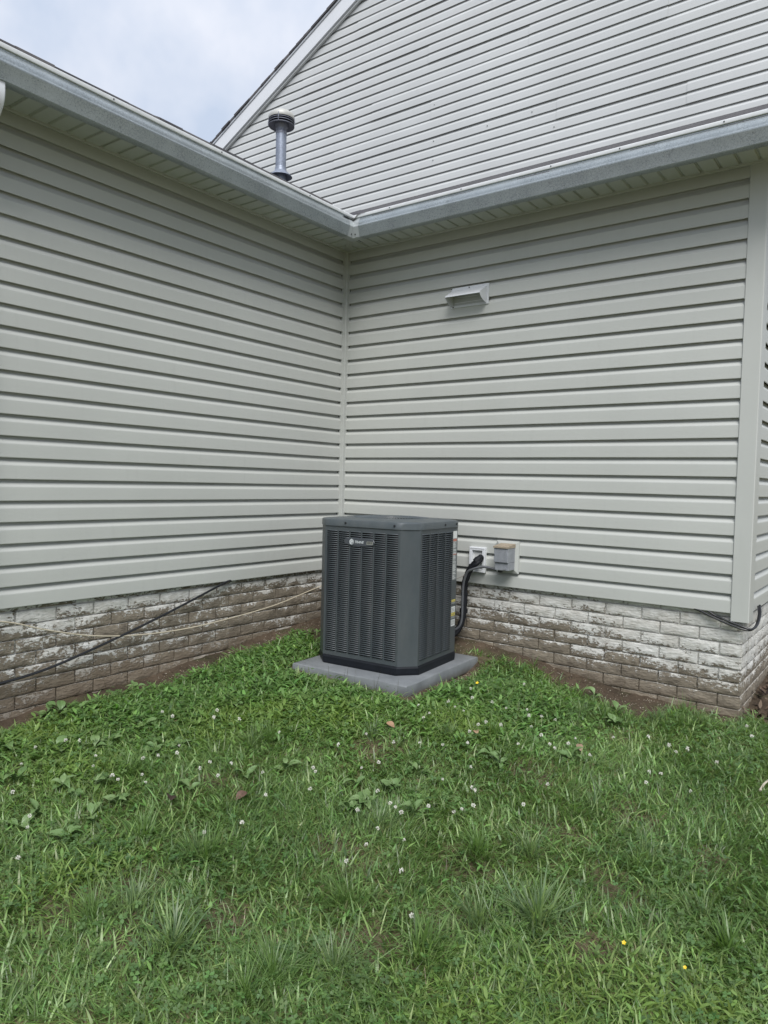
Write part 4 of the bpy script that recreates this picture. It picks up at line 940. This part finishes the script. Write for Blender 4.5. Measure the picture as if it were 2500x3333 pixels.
def lawn_points(n, margin=0.45, far=True):
    """scatter n points over the visible wedge of lawn (a little beyond the frame too)"""
    out = []
    tot = 0
    while tot < n:
        x = RNG.uniform(0, 4.6, n*2); y = RNG.uniform(-4.6, 0.7, n*2)
        dx2, dy2 = x-CX, y-CY; f = dx2*FWD[0]+dy2*FWD[1]; r = dx2*RGT[0]+dy2*RGT[1]
        ins = (f > 1.75) & (np.abs(r) < f*0.535+margin) & (np.hypot(x-2, y+1.5) < 3.4)
        keep = ins & (RNG.random(n*2) < cover(x, y))
        out.append(np.stack([x[keep], y[keep]], 1)); tot += keep.sum()
    return np.concatenate(out)[:n]
def mesh_from(name, V, Fq, Ft, colv, mat):
    me = bpy.data.meshes.new(name); nv = len(V); me.vertices.add(nv); me.vertices.foreach_set('co', V.astype(np.float32).ravel())
    nq, nt = len(Fq), len(Ft); li = np.concatenate([Fq.ravel(), Ft.ravel()]).astype(np.int32)
    me.loops.add(len(li)); me.loops.foreach_set('vertex_index', li); me.polygons.add(nq+nt)
    st = np.concatenate([np.arange(nq)*4, nq*4+np.arange(nt)*3]).astype(np.int32); me.polygons.foreach_set('loop_start', st)
    me.polygons.foreach_set('use_smooth', np.ones(nq+nt, bool))
    at = me.attributes.new('col', 'FLOAT_COLOR', 'POINT'); cc_ = np.ones((nv, 4), np.float32); cc_[:, :3] = colv; at.data.foreach_set('color', cc_.ravel())
    me.materials.append(mat); me.update(calc_edges=True); me.validate(); return me
def blades(P, L, Wd, az, lean, curl, col, twist=None, base_z=None, shape=(0.75, 1.0, 0.62)):
    """P (N,2) roots; returns V, quads, tris, colours of tapering bent blades"""
    N = len(P); z0 = gz(P[:, 0], P[:, 1]) if base_z is None else base_z
    d = np.stack([np.cos(az), np.sin(az)], 1); sd_ = np.stack([-np.sin(az), np.cos(az)], 1)
    if twist is not None:
        sa = az+twist; sd_ = np.stack([-np.sin(sa), np.cos(sa)], 1)
    T = [0, 0.34, 0.68, 1.0]; pos = []; h = np.zeros(N); r = np.zeros(N); prev = 0
    for i, t in enumerate(T):
        if i:
            th0 = lean+curl*(t+prev)/2; ds = (t-prev)*L; r = r+np.sin(th0)*ds; h = h+np.cos(th0)*ds
        prev = t; pos.append(np.concatenate([P+d*r[:, None], (z0-0.004+h)[:, None]], 1))
    V = np.zeros((N, 7, 3))
    for i in range(3):
        off = np.concatenate([sd_*(Wd*shape[i]/2)[:, None], np.zeros((N, 1))], 1); V[:, 2*i] = pos[i]-off; V[:, 2*i+1] = pos[i]+off
    V[:, 6] = pos[3]
    b = (np.arange(N)*7)[:, None]
    Fq = np.concatenate([b+np.array([[0, 1, 3, 2]]), b+np.array([[2, 3, 5, 4]])]); Ft = b+np.array([[4, 5, 6]])
    return V.reshape(-1, 3), Fq, Ft, np.repeat(col, 7, 0)
def gcol(x, y, n, base_a, base_b, jit=0.30):
    t = np.clip(vnoise(x, y, 2.1)*0.7+vnoise(x, y, 6)*0.5-0.1+RNG.normal(0, 0.16, n), 0, 1)[:, None]
    c = np.array(base_a)*(1-t)+np.array(base_b)*t
    return c*np.clip(1+RNG.normal(0, jit, (n, 1)), 0.5, 1.7)*(1+RNG.normal(0, 0.05, (n, 3)))
def near(x, y, pts, rad):
    d = np.full(len(x), 9.0)
    for (a, b) in pts: d = np.minimum(d, np.hypot(x-a, y-b))
    return np.clip(1-d/rad, 0, 1)
def stuff(name, parts, mat=LEAF):
    Vs, Qs, Ts, Cs = [], [], [], []; b = 0
    for (V, Q, T, c) in parts: Vs.append(V); Qs.append(Q+b); Ts.append(T+b); Cs.append(c); b += len(V)
    o = link(bpy.data.objects.new(name, mesh_from(name, np.concatenate(Vs), np.concatenate(Qs), np.concatenate(Ts), np.clip(np.concatenate(Cs), 0, 1), mat)))
    tag(o, kind='stuff'); return o
G_DARK, G_MID, G_LITE, G_LIME, G_BLUE = (0.110, 0.196, 0.056), (0.202, 0.314, 0.104), (0.285, 0.385, 0.165), (0.260, 0.355, 0.085), (0.122, 0.196, 0.100)
# fine lawn grass
N = 150000; P = lawn_points(N); x, y = P[:, 0], P[:, 1]
leafy = np.clip(1.25-(x*0.9+(-0.15)*(y+1.2)), 0, 1)*np.clip(1.0-np.clip(-y-2.55, 0, 1)*2, 0, 1)     # the weedy area near the left wall
leafy = np.clip(leafy+np.clip(1.2-np.hypot(x-1.75, (y+0.75)*0.9)*1.9, 0, 0.8)+np.clip(1.0-np.hypot(x-1.1, y+1.25)*1.3, 0, 0.8), 0, 1)
keep = RNG.random(N) > leafy*0.72; P = P[keep]; x, y = P[:, 0], P[:, 1]; N = len(P)
lush = vnoise(x, y, 3.3)
grain = vnoise(x, y, 1.7)*2*math.pi*2
az = grain+RNG.normal(0, 1.1, N)
pa, pb = pad_local(x, y); pd_ = np.clip(np.maximum(np.abs(pa)-w2, np.abs(pb)-d2)/0.16, 0.35, 1)
L = np.clip(RNG.normal(0.052, 0.017, N)*(0.65+0.75*lush), 0.018, 0.13)*pd_
parts = [blades(P, L, RNG.uniform(0.0022, 0.0046, N)*(1+0.5*(RNG.random(N) < 0.12)), az, RNG.uniform(0.25, 1.25, N), RNG.uniform(0.2, 1.4, N), gcol(x, y, N, G_DARK, G_MID), RNG.normal(0, 0.5, N))]
# wider lawn grass
N = 52000; P = lawn_points(N); x, y = P[:, 0], P[:, 1]
wgt = 0.25+0.6*vnoise(x, y, 2.7)+0.9*near(x, y, LIME, 0.28); keep = RNG.random(N) < wgt; P = P[keep]; x, y = P[:, 0], P[:, 1]; N = len(P)
lm = near(x, y, LIME, 0.30)[:, None]
col = gcol(x, y, N, G_MID, G_LITE)*(1-0.7*lm)+np.array(G_LIME)*0.7*lm*np.clip(1+RNG.normal(0, 0.2, (N, 1)), 0.5, 1.6)
parts.append(blades(P, np.clip(RNG.normal(0.062, 0.02, N), 0.02, 0.13), RNG.uniform(0.0042, 0.0085, N), RNG.uniform(0, 6.28, N), RNG.uniform(0.25, 1.1, N), RNG.uniform(0.2, 1.3, N), col, RNG.normal(0, 0.4, N)))
# dead straw
N = 34000; P = lawn_points(N); x, y = P[:, 0], P[:, 1]
nb = near(x, y, BARE, 0.34); keep = RNG.random(N) < (0.30+0.70*nb)*(y < -0.5)*np.clip(vnoise(x, y, 3.1)*2.2-0.5, 0.1, 1); P = P[keep]; N = len(P)
c = np.array((0.30, 0.25, 0.145))*np.clip(1+RNG.normal(0, 0.3, (N, 1)), 0.4, 1.6)
parts.append(blades(P, RNG.uniform(0.02, 0.065, N), RNG.uniform(0.0014, 0.0032, N), RNG.uniform(0, 6.28, N), RNG.uniform(0.5, 1.4, N), RNG.uniform(-0.1, 0.5, N), c))
stuff('lawn_grass', parts)

# low broad-leaved weeds: small pointed leaves lying in rosettes and runners
N = 48000; P = lawn_points(N); x, y = P[:, 0], P[:, 1]
lf = np.clip(1.25-(x*0.9+(-0.15)*(y+1.2)), 0, 1)*np.clip(1.0-np.clip(-y-2.55, 0, 1)*2, 0, 1)
lf = np.clip(lf+np.clip(1.2-np.hypot(x-1.75, (y+0.75)*0.9)*1.9, 0, 0.8)+np.clip(1.0-np.hypot(x-1.1, y+1.25)*1.3, 0, 0.8), 0, 1)
keep = RNG.random(N) < np.clip(0.10+lf*1.0+0.5*near(x, y, LIME, 0.25), 0, 1); P = P[keep]; x, y = P[:, 0], P[:, 1]; N = len(P)
lm = near(x, y, LIME, 0.30)[:, None]
col = gcol(x, y, N, (0.120, 0.240, 0.066), (0.205, 0.345, 0.112))*(1-0.6*lm)+np.array(G_LIME)*0.6*lm
pa, pb = pad_local(x, y); pd_ = np.clip(np.maximum(np.abs(pa)-w2, np.abs(pb)-d2)/0.16, 0.2, 1)
hz = gz(x, y)+RNG.uniform(0.004, 0.045, N)*(0.4+0.9*vnoise(x, y, 8))*pd_
stuff('weed_cover', [blades(P, RNG.uniform(0.018, 0.042, N)*(1+0.5*lf[keep]), RNG.uniform(0.006, 0.0125, N)*(1+0.55*lf[keep]), RNG.uniform(0, 6.28, N), RNG.uniform(0.7, 1.3, N), RNG.uniform(0.1, 1.1, N), col, RNG.normal(0, 0.2, N), hz, (0.35, 1.0, 0.8))])
# clover leaves: three rounded leaflets on a stalk
N = 12000; P = lawn_points(N); x, y = P[:, 0], P[:, 1]
cl = vnoise(x, y, 2.4); keep = RNG.random(N) < np.clip((cl-0.38)*3.2, 0.05, 1); P = P[keep]; x, y = P[:, 0], P[:, 1]; N = len(P)
h = RNG.uniform(0.015, 0.055, N); s_ = RNG.uniform(0.007, 0.0125, N); a0 = RNG.uniform(0, 6.28, N); tx, ty = RNG.normal(0, 0.25, N), RNG.normal(0, 0.25, N); z0 = gz(x, y)+h
LV = np.array([(0.0, 0.0, 0.0), (0.55, -0.48, 0.10), (1.15, -0.42, 0.06), (1.12, 0.0, -0.03), (1.15, 0.42, 0.06), (0.55, 0.48, 0.10)])
V = np.zeros((N, 3, 6, 3))
for k in range(3):
    a = a0+k*2.0944+RNG.normal(0, 0.12, N)
    for q in range(6):
        lx_, ly_, lz_ = LV[q]; X = (lx_*np.cos(a)-ly_*np.sin(a))*s_; Y = (lx_*np.sin(a)+ly_*np.cos(a))*s_
        V[:, k, q, 0] = x+X; V[:, k, q, 1] = y+Y; V[:, k, q, 2] = z0+lz_*s_+X*tx+Y*ty
b = (np.arange(N*3)*6)[:, None]; Fq = np.concatenate([b+np.array([[0, 1, 2, 3]]), b+np.array([[0, 3, 4, 5]])])
col = gcol(x, y, N, (0.105, 0.195, 0.068), (0.155, 0.255, 0.090), 0.15)
stuff('clover_leaves', [(V.reshape(-1, 3), Fq, np.zeros((0, 3), int), np.repeat(col, 18, 0))])
# lawn beyond the frame: thinner, coarser
N = 26000; x = RNG.uniform(0.05, 7, N); y = RNG.uniform(-7, 3, N)
f = (x-CX)*FWD[0]+(y-CY)*FWD[1]; r = (x-CX)*RGT[0]+(y-CY)*RGT[1]
ins = (f > 1.85) & (np.abs(r) < f*0.535+0.35) & (np.hypot(x-2, y+1.5) < 3.3)
keep = (~ins) & (RNG.random(N) < cover(x, y)) & (np.hypot(x-2.5, y+2) < 4.6); x, y = x[keep], y[keep]; N = len(x)
stuff('outer_grass', [blades(np.stack([x, y], 1), RNG.uniform(0.04, 0.1, N), RNG.uniform(0.004, 0.009, N), RNG.uniform(0, 6.28, N), RNG.uniform(0.2, 0.9, N), RNG.uniform(0.2, 1.3, N), gcol(x, y, N, G_DARK, G_LITE))])

# phrases that say where in the lawn a small plant stands
ZONES = [((0.22, -2.15), 'against the left brick foundation'), ((0.62, -1.95), 'in the leafy weeds below the left foundation'), ((0.8, -1.75), 'in the leafy weeds left of the equipment pad'), ((0.55, -2.45), 'at the left edge of the lawn'),
         ((0.85, -2.25), 'in the leafy weeds behind the dark brown dead leaf'), ((1.02, -2.5), 'left of the dark brown dead leaf'), ((0.85, -2.75), 'in the lower left of the lawn'), ((1.25, -2.17), 'around the reddish brown dead leaf'),
         ((1.2, -1.75), 'in the lawn between the pad and the reddish brown leaf'), ((1.5, -1.5), 'beside the orange tan dead leaf'), ((1.62, -1.15), 'in front of the corner of the equipment pad'), ((1.6, -0.8), 'around the yellow flower right of the pad'),
         ((1.95, -0.82), 'in the leafy patch below the bare soil'), ((1.84, -1.1), 'around the small dull tan dead leaf'), ((2.12, -1.0), 'around the pointed tan dead leaf'), ((2.25, -0.4), 'beside the bare soil under the right wall'), ((2.55, -0.66), 'in the long grass below the outside wall corner'), ((2.82, -0.28), 'close to the outside wall corner'),
         ((2.6, -1.0), 'in the right-hand lawn beyond the tan leaf'), ((1.6, -1.8), 'in the centre of the lawn'), ((1.5, -2.1), 'in the lawn right of the reddish brown leaf'), ((1.95, -1.85), 'in the middle of the lawn below the pad corner'), ((2.1, -1.62), 'right of the middle of the lawn'), ((2.0, -2.15), 'in the near lawn below the middle'),
         ((2.3, -1.45), 'in the lawn well right of the middle'), ((1.5, -2.45), 'in the left part of the near lawn'), ((1.6, -2.85), 'in the nearest lawn at bottom left'), ((2.15, -2.6), 'in the nearest lawn at bottom centre'), ((2.45, -2.25), 'in the nearest lawn right of centre'), ((2.8, -1.75), 'in the nearest lawn at bottom right')]
def zone(x, y): return min(range(len(ZONES)), key=lambda i: math.hypot(ZONES[i][0][0]-x, ZONES[i][0][1]-y))
ORD = ['first', 'second', 'third', 'fourth', 'fifth', 'sixth', 'seventh']
def ranked(pts):
    # for each point: (zone phrase, ordinal word from the left or None)
    zs = [zone(*p) for p in pts]; out = [None]*len(pts)
    for z in set(zs):
        m = sorted([i for i in range(len(pts)) if zs[i] == z], key=lambda i: ((pts[i][0]-CX)*RGT[0]+(pts[i][1]-CY)*RGT[1])/((pts[i][0]-CX)*FWD[0]+(pts[i][1]-CY)*FWD[1]))
        for k, i in enumerate(m): out[i] = (ZONES[z][1], None if len(m) == 1 else ORD[k])
    return out
# tussocks of longer darker grass, each one a thing
def single(name, parts, mat=LEAF, loc=(0, 0, 0), parent=None):
    Vs, Qs, Ts, Cs = [], [], [], []; b = 0
    for (V, Q, T, c) in parts: Vs.append(V); Qs.append(Q+b); Ts.append(T+b); Cs.append(c); b += len(V)
    V = np.concatenate(Vs)-np.array(loc)
    o = bpy.data.objects.new(name, mesh_from(name, V, np.concatenate(Qs), np.concatenate(Ts), np.clip(np.concatenate(Cs), 0, 1), mat)); o.location = loc
    return link(o, parent)
TUFT_AT = ranked(TUFTS)
for i, (tx_, ty_) in enumerate(TUFTS):
    r2 = np.random.default_rng(100+i); big = 1.0 if (ty_ > -1.6) else 1.25
    if (tx_, ty_) in ((2.18, -2.58), (2.07, -2.71), (2.03, -2.33), (2.54, -2.03), (2.41, -2.18)): big = 1.6
    n = int(120*big); rr2 = np.abs(r2.normal(0, 0.028*big, n)); aa = r2.uniform(0, 6.28, n)
    P = np.stack([tx_+rr2*np.cos(aa), ty_+rr2*np.sin(aa)], 1)
    L = np.clip(r2.normal(0.085, 0.025, n)*big, 0.03, 0.20)
    broad = (i % 3 == 0) and big > 1.1
    wd = r2.uniform(0.0035, 0.0075, n) if broad else r2.uniform(0.0018, 0.0036, n)
    ca_, cb_ = (G_DARK, G_MID) if i % 2 else (G_BLUE, G_LITE)
    t_ = r2.random((n, 1)); col = (np.array(ca_)*(1-t_)+np.array(cb_)*t_)*np.clip(1+r2.normal(0, 0.15, (n, 1)), 0.5, 1.5)
    az2 = np.where(rr2 > 0.014, aa, r2.uniform(0, 6.28, n))+r2.normal(0, 0.9, n); sw = r2.uniform(0, 6.28); az2 = np.where(r2.random(n) < 0.35, sw+r2.normal(0, 0.7, n), az2)
    o = single('grass_tuft', [blades(P, L, wd, az2, np.clip(0.18+rr2*12+r2.normal(0, 0.25, n), 0, 1.25), r2.uniform(0.2, 1.2, n), col, r2.normal(0, 0.4, n))], loc=(tx_, ty_, gzf(tx_, ty_)))
    ph, k = TUFT_AT[i]
    tag(o, ('%s tall tuft from left, %s' % (k, ph)) if k else 'longer dark grass tuft ' + ph, 'grass tuft', 'longer grass tufts in the lawn')

# broad plantain leaves
def leaf_mesh(seed):
    r2 = random.Random(seed); L = 1.0; rows = 7; vs = []; fs = []
    for i in range(rows):
        t = i/(rows-1); wd = 0.03+0.27*math.sin(math.pi*min(1, max(0, (t-0.12)/0.88))**0.9) if t > 0.12 else 0.025
        if i == rows-1: wd = 0.01
        zz = 0.42*t-0.55*t*t*r2.uniform(0.7, 1.2); 
        for q in (-1, -0.5, 0, 0.5, 1): vs.append((L*t, q*wd, zz+0.10*abs(q)*wd/0.3+(0.012*math.sin(7*t+q*3) if abs(q) == 1 else 0)))
    for i in range(rows-1):
        for j in range(4): fs.append((i*5+j, i*5+j+1, (i+1)*5+j+1, (i+1)*5+j))
    me2 = bpy.data.meshes.new('leaf'); me2.from_pydata(vs, [], fs); me2.polygons.foreach_set('use_smooth', [True]*len(me2.polygons)); return me2
def mat_broad(name, a, b):
    m = NT(name, 0.42, 0, 0.45); r = m.n('ShaderNodeObjectInfo').outputs['Random']
    tcx = m.n('ShaderNodeTexCoord'); sx = m.n('ShaderNodeSeparateXYZ'); m.l(tcx.outputs['Object'], sx.inputs[0])
    vein = m.math('SUBTRACT', 1.0, m.step(m.math('ABSOLUTE', m.math('SUBTRACT', m.math('FRACT', m.math('MULTIPLY', sx.outputs[1], 9.0)), 0.5)), 0.02, 0.12))
    c = m.mix(r, a, b); c = m.mix(m.math('MULTIPLY', vein, 0.35), c, tuple(min(1, q*1.8) for q in b)); m.col(c)
    m.bump(vein, 0.4, 0.02); m.b.inputs['Transmission Weight'].default_value = 0.0; return m.m
BROAD = mat_broad('plantain_leaf', (0.095, 0.170, 0.055), (0.150, 0.225, 0.088))
leafs = [leaf_mesh(s) for s in range(6)]
for me2 in leafs: me2.materials.append(BROAD)
PLANT_AT = ranked(PLANTAINS)
for i, (x, y) in enumerate(PLANTAINS):
    ph, k = PLANT_AT[i]
    r2 = random.Random(i*5+1)
    pl = thing('plantain_weed', (x, y, gzf(x, y)), ('%s broad-leaved weed from left, %s' % (k, ph)) if k else 'low broad-leaved weed ' + ph, 'weed', 'broad-leaved weeds in the lawn')
    n = r2.choice((3, 4, 4, 5, 6)); a0 = r2.uniform(0, 6.28)
    for k in range(n):
        o = bpy.data.objects.new('leaf', r2.choice(leafs)); s = r2.uniform(0.045, 0.080); o.scale = (s, s*r2.uniform(0.75, 1.1), s)
        o.rotation_euler = (r2.uniform(-0.35, 0.35), r2.uniform(-0.75, -0.15), a0+k*6.28/n+r2.uniform(-0.5, 0.5)); o.location = (0, 0, r2.uniform(0.006, 0.03)); link(o, pl)

# clover flowers
FW = NT('clover_petals', 0.7); FW.col(FW.mix(FW.noise(FW.pos(), 260, 2), (0.56, 0.54, 0.46), (0.78, 0.77, 0.72))); FW = FW.m
STEM = mat_plain('flower_stem', (0.07, 0.13, 0.04), 0.6)
def head_mesh(seed, droop=0.0):
    r2 = random.Random(seed); mb = MB()
    for k in range(34):
        u = r2.random(); el = math.asin(-0.55+1.55*u); a = r2.uniform(0, 6.28)
        d = Vector((math.cos(el)*math.cos(a), math.cos(el)*math.sin(a), math.sin(el)-droop*r2.random())); c0 = d*0.0022; tip = d*r2.uniform(0.0075, 0.0100)
        s1 = d.cross(Vector((0.3, 0.5, 0.8))).normalized()*0.0014; s2 = d.cross(s1).normalized()*0.0010; m_ = c0.lerp(tip, 0.62)
        mb.add([c0, m_+s1, m_+s2, m_-s1, m_-s2, tip], [(0, 2, 1), (0, 3, 2), (0, 4, 3), (0, 1, 4), (5, 1, 2), (5, 2, 3), (5, 3, 4), (5, 4, 1)])
    return mb.mesh('flower_head', FW)
heads = [head_mesh(s, 0.0 if s < 4 else 0.9) for s in range(6)]
stems = []
for s in range(4):
    r2 = random.Random(s); q = [(0, 0, 0), (r2.uniform(-.006, .006), r2.uniform(-.006, .006), 0.5), (r2.uniform(-.012, .012), r2.uniform(-.012, .012), 1.0)]
    mb = MB(); mb.tube([(a, b, c) for a, b, c in q], 0.0009, 5); stems.append((mb.mesh('stem', STEM, True), q[2]))
for i, (x, y) in enumerate(FLOWERS):
    r2 = random.Random(i+300); h = r2.uniform(0.055, 0.085); st, top2 = r2.choice(stems)
    fo = thing('clover_flower', (x, y, gzf(x, y)), 'small white clover flower ' + ZONES[zone(x, y)][1], 'flower', 'white clover flowers in the lawn')
    o = bpy.data.objects.new('stem', st); o.scale = (1, 1, h); link(o, fo)
    o = bpy.data.objects.new('flower_head', r2.choice(heads)); s = r2.uniform(0.7, 1.12); o.scale = (s, s, s); o.location = (top2[0], top2[1], h); o.rotation_euler = (r2.uniform(-.5, .5), r2.uniform(-.5, .5), r2.uniform(0, 6)); link(o, fo)
YEL = mat_plain('yellow_petals', (0.72, 0.50, 0.02), 0.5)
mb = MB()
for k in range(5):
    a = k*1.2566; d = Vector((math.cos(a), math.sin(a), 0.25)); q = Vector((-math.sin(a), math.cos(a), 0))
    mb.add([(0, 0, 0), d*0.006+q*0.0042, d*0.0105+q*0.002, d*0.0105-q*0.002, d*0.006-q*0.0042], [(0, 1, 2, 3, 4)])
ym = mb.mesh('petals', YEL)
for (x, y, s, lab) in ((1.56, -0.69, 0.85, 'yellow flower beside the right edge of the equipment pad'), (2.8, -2.03, 0.6, 'brighter of the two tiny yellow flowers low in the near lawn at right'), (2.96, -2.0, 0.48, 'dimmer tiny yellow flower to the right of the other in the near lawn')):
    fo = thing('yellow_flower', (x, y, gzf(x, y)), lab, 'flower', 'yellow flowers in the lawn'); h = 0.075
    o = bpy.data.objects.new('stem', stems[1][0]); o.scale = (1, 1, h); link(o, fo)
    o = bpy.data.objects.new('petals', ym); o.scale = (s, s, s); o.location = (stems[1][1][0], stems[1][1][1], h); o.rotation_euler = (0.6, -0.3, 0.4); link(o, fo)
# dead leaves
for i, (x, y, s, c, lab) in enumerate(((1.19, -2.39, 0.062, (0.035, 0.020, 0.013), 'dark brown curled dead leaf lying in the lawn'), (1.39, -2.21, 0.052, (0.105, 0.060, 0.042), 'reddish brown dead leaf half hidden in the grass'), (1.49, -1.38, 0.042, (0.28, 0.17, 0.10), 'orange tan dead leaf on the lawn in front of the pad'),
                              (1.82, -1.15, 0.04, (0.33, 0.21, 0.13), 'small dull tan dead leaf in the long grass'), (2.23, -0.92, 0.045, (0.24, 0.165, 0.11), 'pointed tan dead leaf among the white clover at right'))):
    m = mat_plain('dead_leaf_%s' % ('abcde'[i]), c, 0.7, 0, 0.3, 60); r2 = random.Random(i)
    mb = MB(); vs = []; rows = 6
    for a in range(rows):
        t = a/(rows-1); wd = 0.34*math.sin(math.pi*(0.06+0.92*t))**0.8
        for q in (-1, 0, 1): vs.append(((t-0.5)*1.0, q*wd, 0.22*abs(q)*wd+0.20*math.sin(t*3)+(0.05 if q > 0 else 0)))
    mb.add(vs, [(a*3+j, a*3+j+1, (a+1)*3+j+1, (a+1)*3+j) for a in range(rows-1) for j in range(2)])
    o = bpy.data.objects.new('dead_leaf', mb.mesh('dead_leaf', m, True)); o.scale = (s, s, s); o.location = (x, y, gzf(x, y)+0.035); o.rotation_euler = (r2.uniform(-.5, .5), r2.uniform(-.5, .5), r2.uniform(0, 6)); link(o)
    tag(o, lab, 'dead leaf', 'dead leaves on the lawn')
stk = MB().tube([(2.955, -0.80, gzf(2.955, -.8)+0.045), (2.962, -0.755, gzf(2.96, -.75)+0.055), (2.975, -0.70, gzf(2.97, -.7)+0.06)], [0.005, 0.0045, 0.0035], 7).build('stick', mat_plain('pale_stick', (0.42, 0.38, 0.30), 0.8), None, smooth=True)
tag(stk, 'short pale stick lying in the grass at the right edge', 'stick')
# gravel and crumbs on the bare soil, and the leaf litter beside the end wall
def crumbs(name, n, region, size, cols, mat, flat=0.6):
    x = RNG.uniform(region[0], region[1], n); y = RNG.uniform(region[2], region[3], n)
    c = cover(x, y); k = (c < 0.6) & ~((x < 0.0) | ((y > 0.0) & (x < 2.74))); a, b = pad_local(x, y); k &= (np.maximum(np.abs(a)-w2, np.abs(b)-d2) > 0.005); x, y = x[k], y[k]; n = len(x)
    s = RNG.uniform(size[0], size[1], n); z = gz(x, y)+s*0.25
    base = np.array([(1, 0, 0), (0, 1, 0), (-1, 0, 0), (0, -1, 0), (0, 0, flat), (0, 0, -flat)], float)
    V = base[None]*s[:, None, None]*RNG.uniform(0.6, 1.3, (n, 6, 1)); a = RNG.uniform(0, 6.28, n)
    X = V[..., 0]*np.cos(a)[:, None]-V[..., 1]*np.sin(a)[:, None]; Y = V[..., 0]*np.sin(a)[:, None]+V[..., 1]*np.cos(a)[:, None]
    V = np.stack([X+x[:, None], Y+y[:, None], V[..., 2]+z[:, None]], -1)
    b = (np.arange(n)*6)[:, None]; T = np.concatenate([b+np.array([[0, 1, 4]]), b+np.array([[1, 2, 4]]), b+np.array([[2, 3, 4]]), b+np.array([[3, 0, 4]]), b+np.array([[1, 0, 5]]), b+np.array([[2, 1, 5]]), b+np.array([[3, 2, 5]]), b+np.array([[0, 3, 5]])])
    ci = RNG.integers(0, len(cols), n); col = np.array(cols)[ci]*np.clip(1+RNG.normal(0, 0.2, (n, 1)), .5, 1.5)
    return (V.reshape(-1, 3), np.zeros((0, 4), int), T, np.repeat(col, 6, 0))
MATTE = NT('crumb_colour', 0.9, 0, 0.2); MATTE.col(MATTE.n('ShaderNodeAttribute', attribute_name='col').outputs['Color']); MATTE = MATTE.m
cols = [(0.05, 0.036, 0.025), (0.10, 0.07, 0.048), (0.16, 0.115, 0.08), (0.30, 0.26, 0.20), (0.42, 0.38, 0.31)]
stuff('gravel', [crumbs('g', 15000, (0.0, 2.9, -1.6, 0.0), (0.0012, 0.0052), cols, MATTE), crumbs('g', 700, (0.05, 0.55, -1.5, -0.7), (0.002, 0.006), cols[2:], MATTE), crumbs('g', 900, (1.25, 1.7, -1.1, -0.3), (0.002, 0.0055), cols[2:], MATTE), crumbs('g', 5000, (0.0, 3.2, -3.2, -0.4), (0.001, 0.003), cols[:4], MATTE)], MATTE)
N = 900; x = RNG.uniform(2.74, 3.5, N); y = RNG.uniform(0.0, 1.6, N); k = (cover(x, y) < 0.7); x, y = x[k], y[k]; N = len(x)
c = np.array([(0.045, 0.032, 0.024), (0.09, 0.062, 0.045), (0.15, 0.115, 0.085), (0.03, 0.022, 0.02)])[RNG.integers(0, 4, N)]
stuff('leaf_litter', [blades(np.stack([x, y], 1), RNG.uniform(0.03, 0.075, N), RNG.uniform(0.012, 0.03, N), RNG.uniform(0, 6.28, N), RNG.uniform(0.9, 1.5, N), RNG.uniform(-0.6, 0.6, N), c, None, gz(x, y)+RNG.uniform(0, 0.03, N), (0.4, 1.0, 0.8))], MATTE)
# a few thin seed stalks in front of the pad and along the walls
N = 46; sx_ = np.concatenate([RNG.uniform(0.55, 1.35, 16), RNG.uniform(1.3, 2.7, 18), RNG.uniform(0.06, 0.2, 12)]); sy_ = np.concatenate([-1.0-RNG.uniform(0.0, 0.1, 16), -RNG.uniform(0.05, 0.35, 18), RNG.uniform(-2.4, -1.0, 12)])
stuff('seed_stalks', [blades(np.stack([sx_, sy_], 1), RNG.uniform(0.08, 0.17, N), np.full(N, 0.0018), RNG.uniform(0, 6.28, N), RNG.uniform(0.02, 0.35, N), RNG.uniform(0, 0.6, N), np.tile(np.array([[0.10, 0.095, 0.05]]), (N, 1)))])
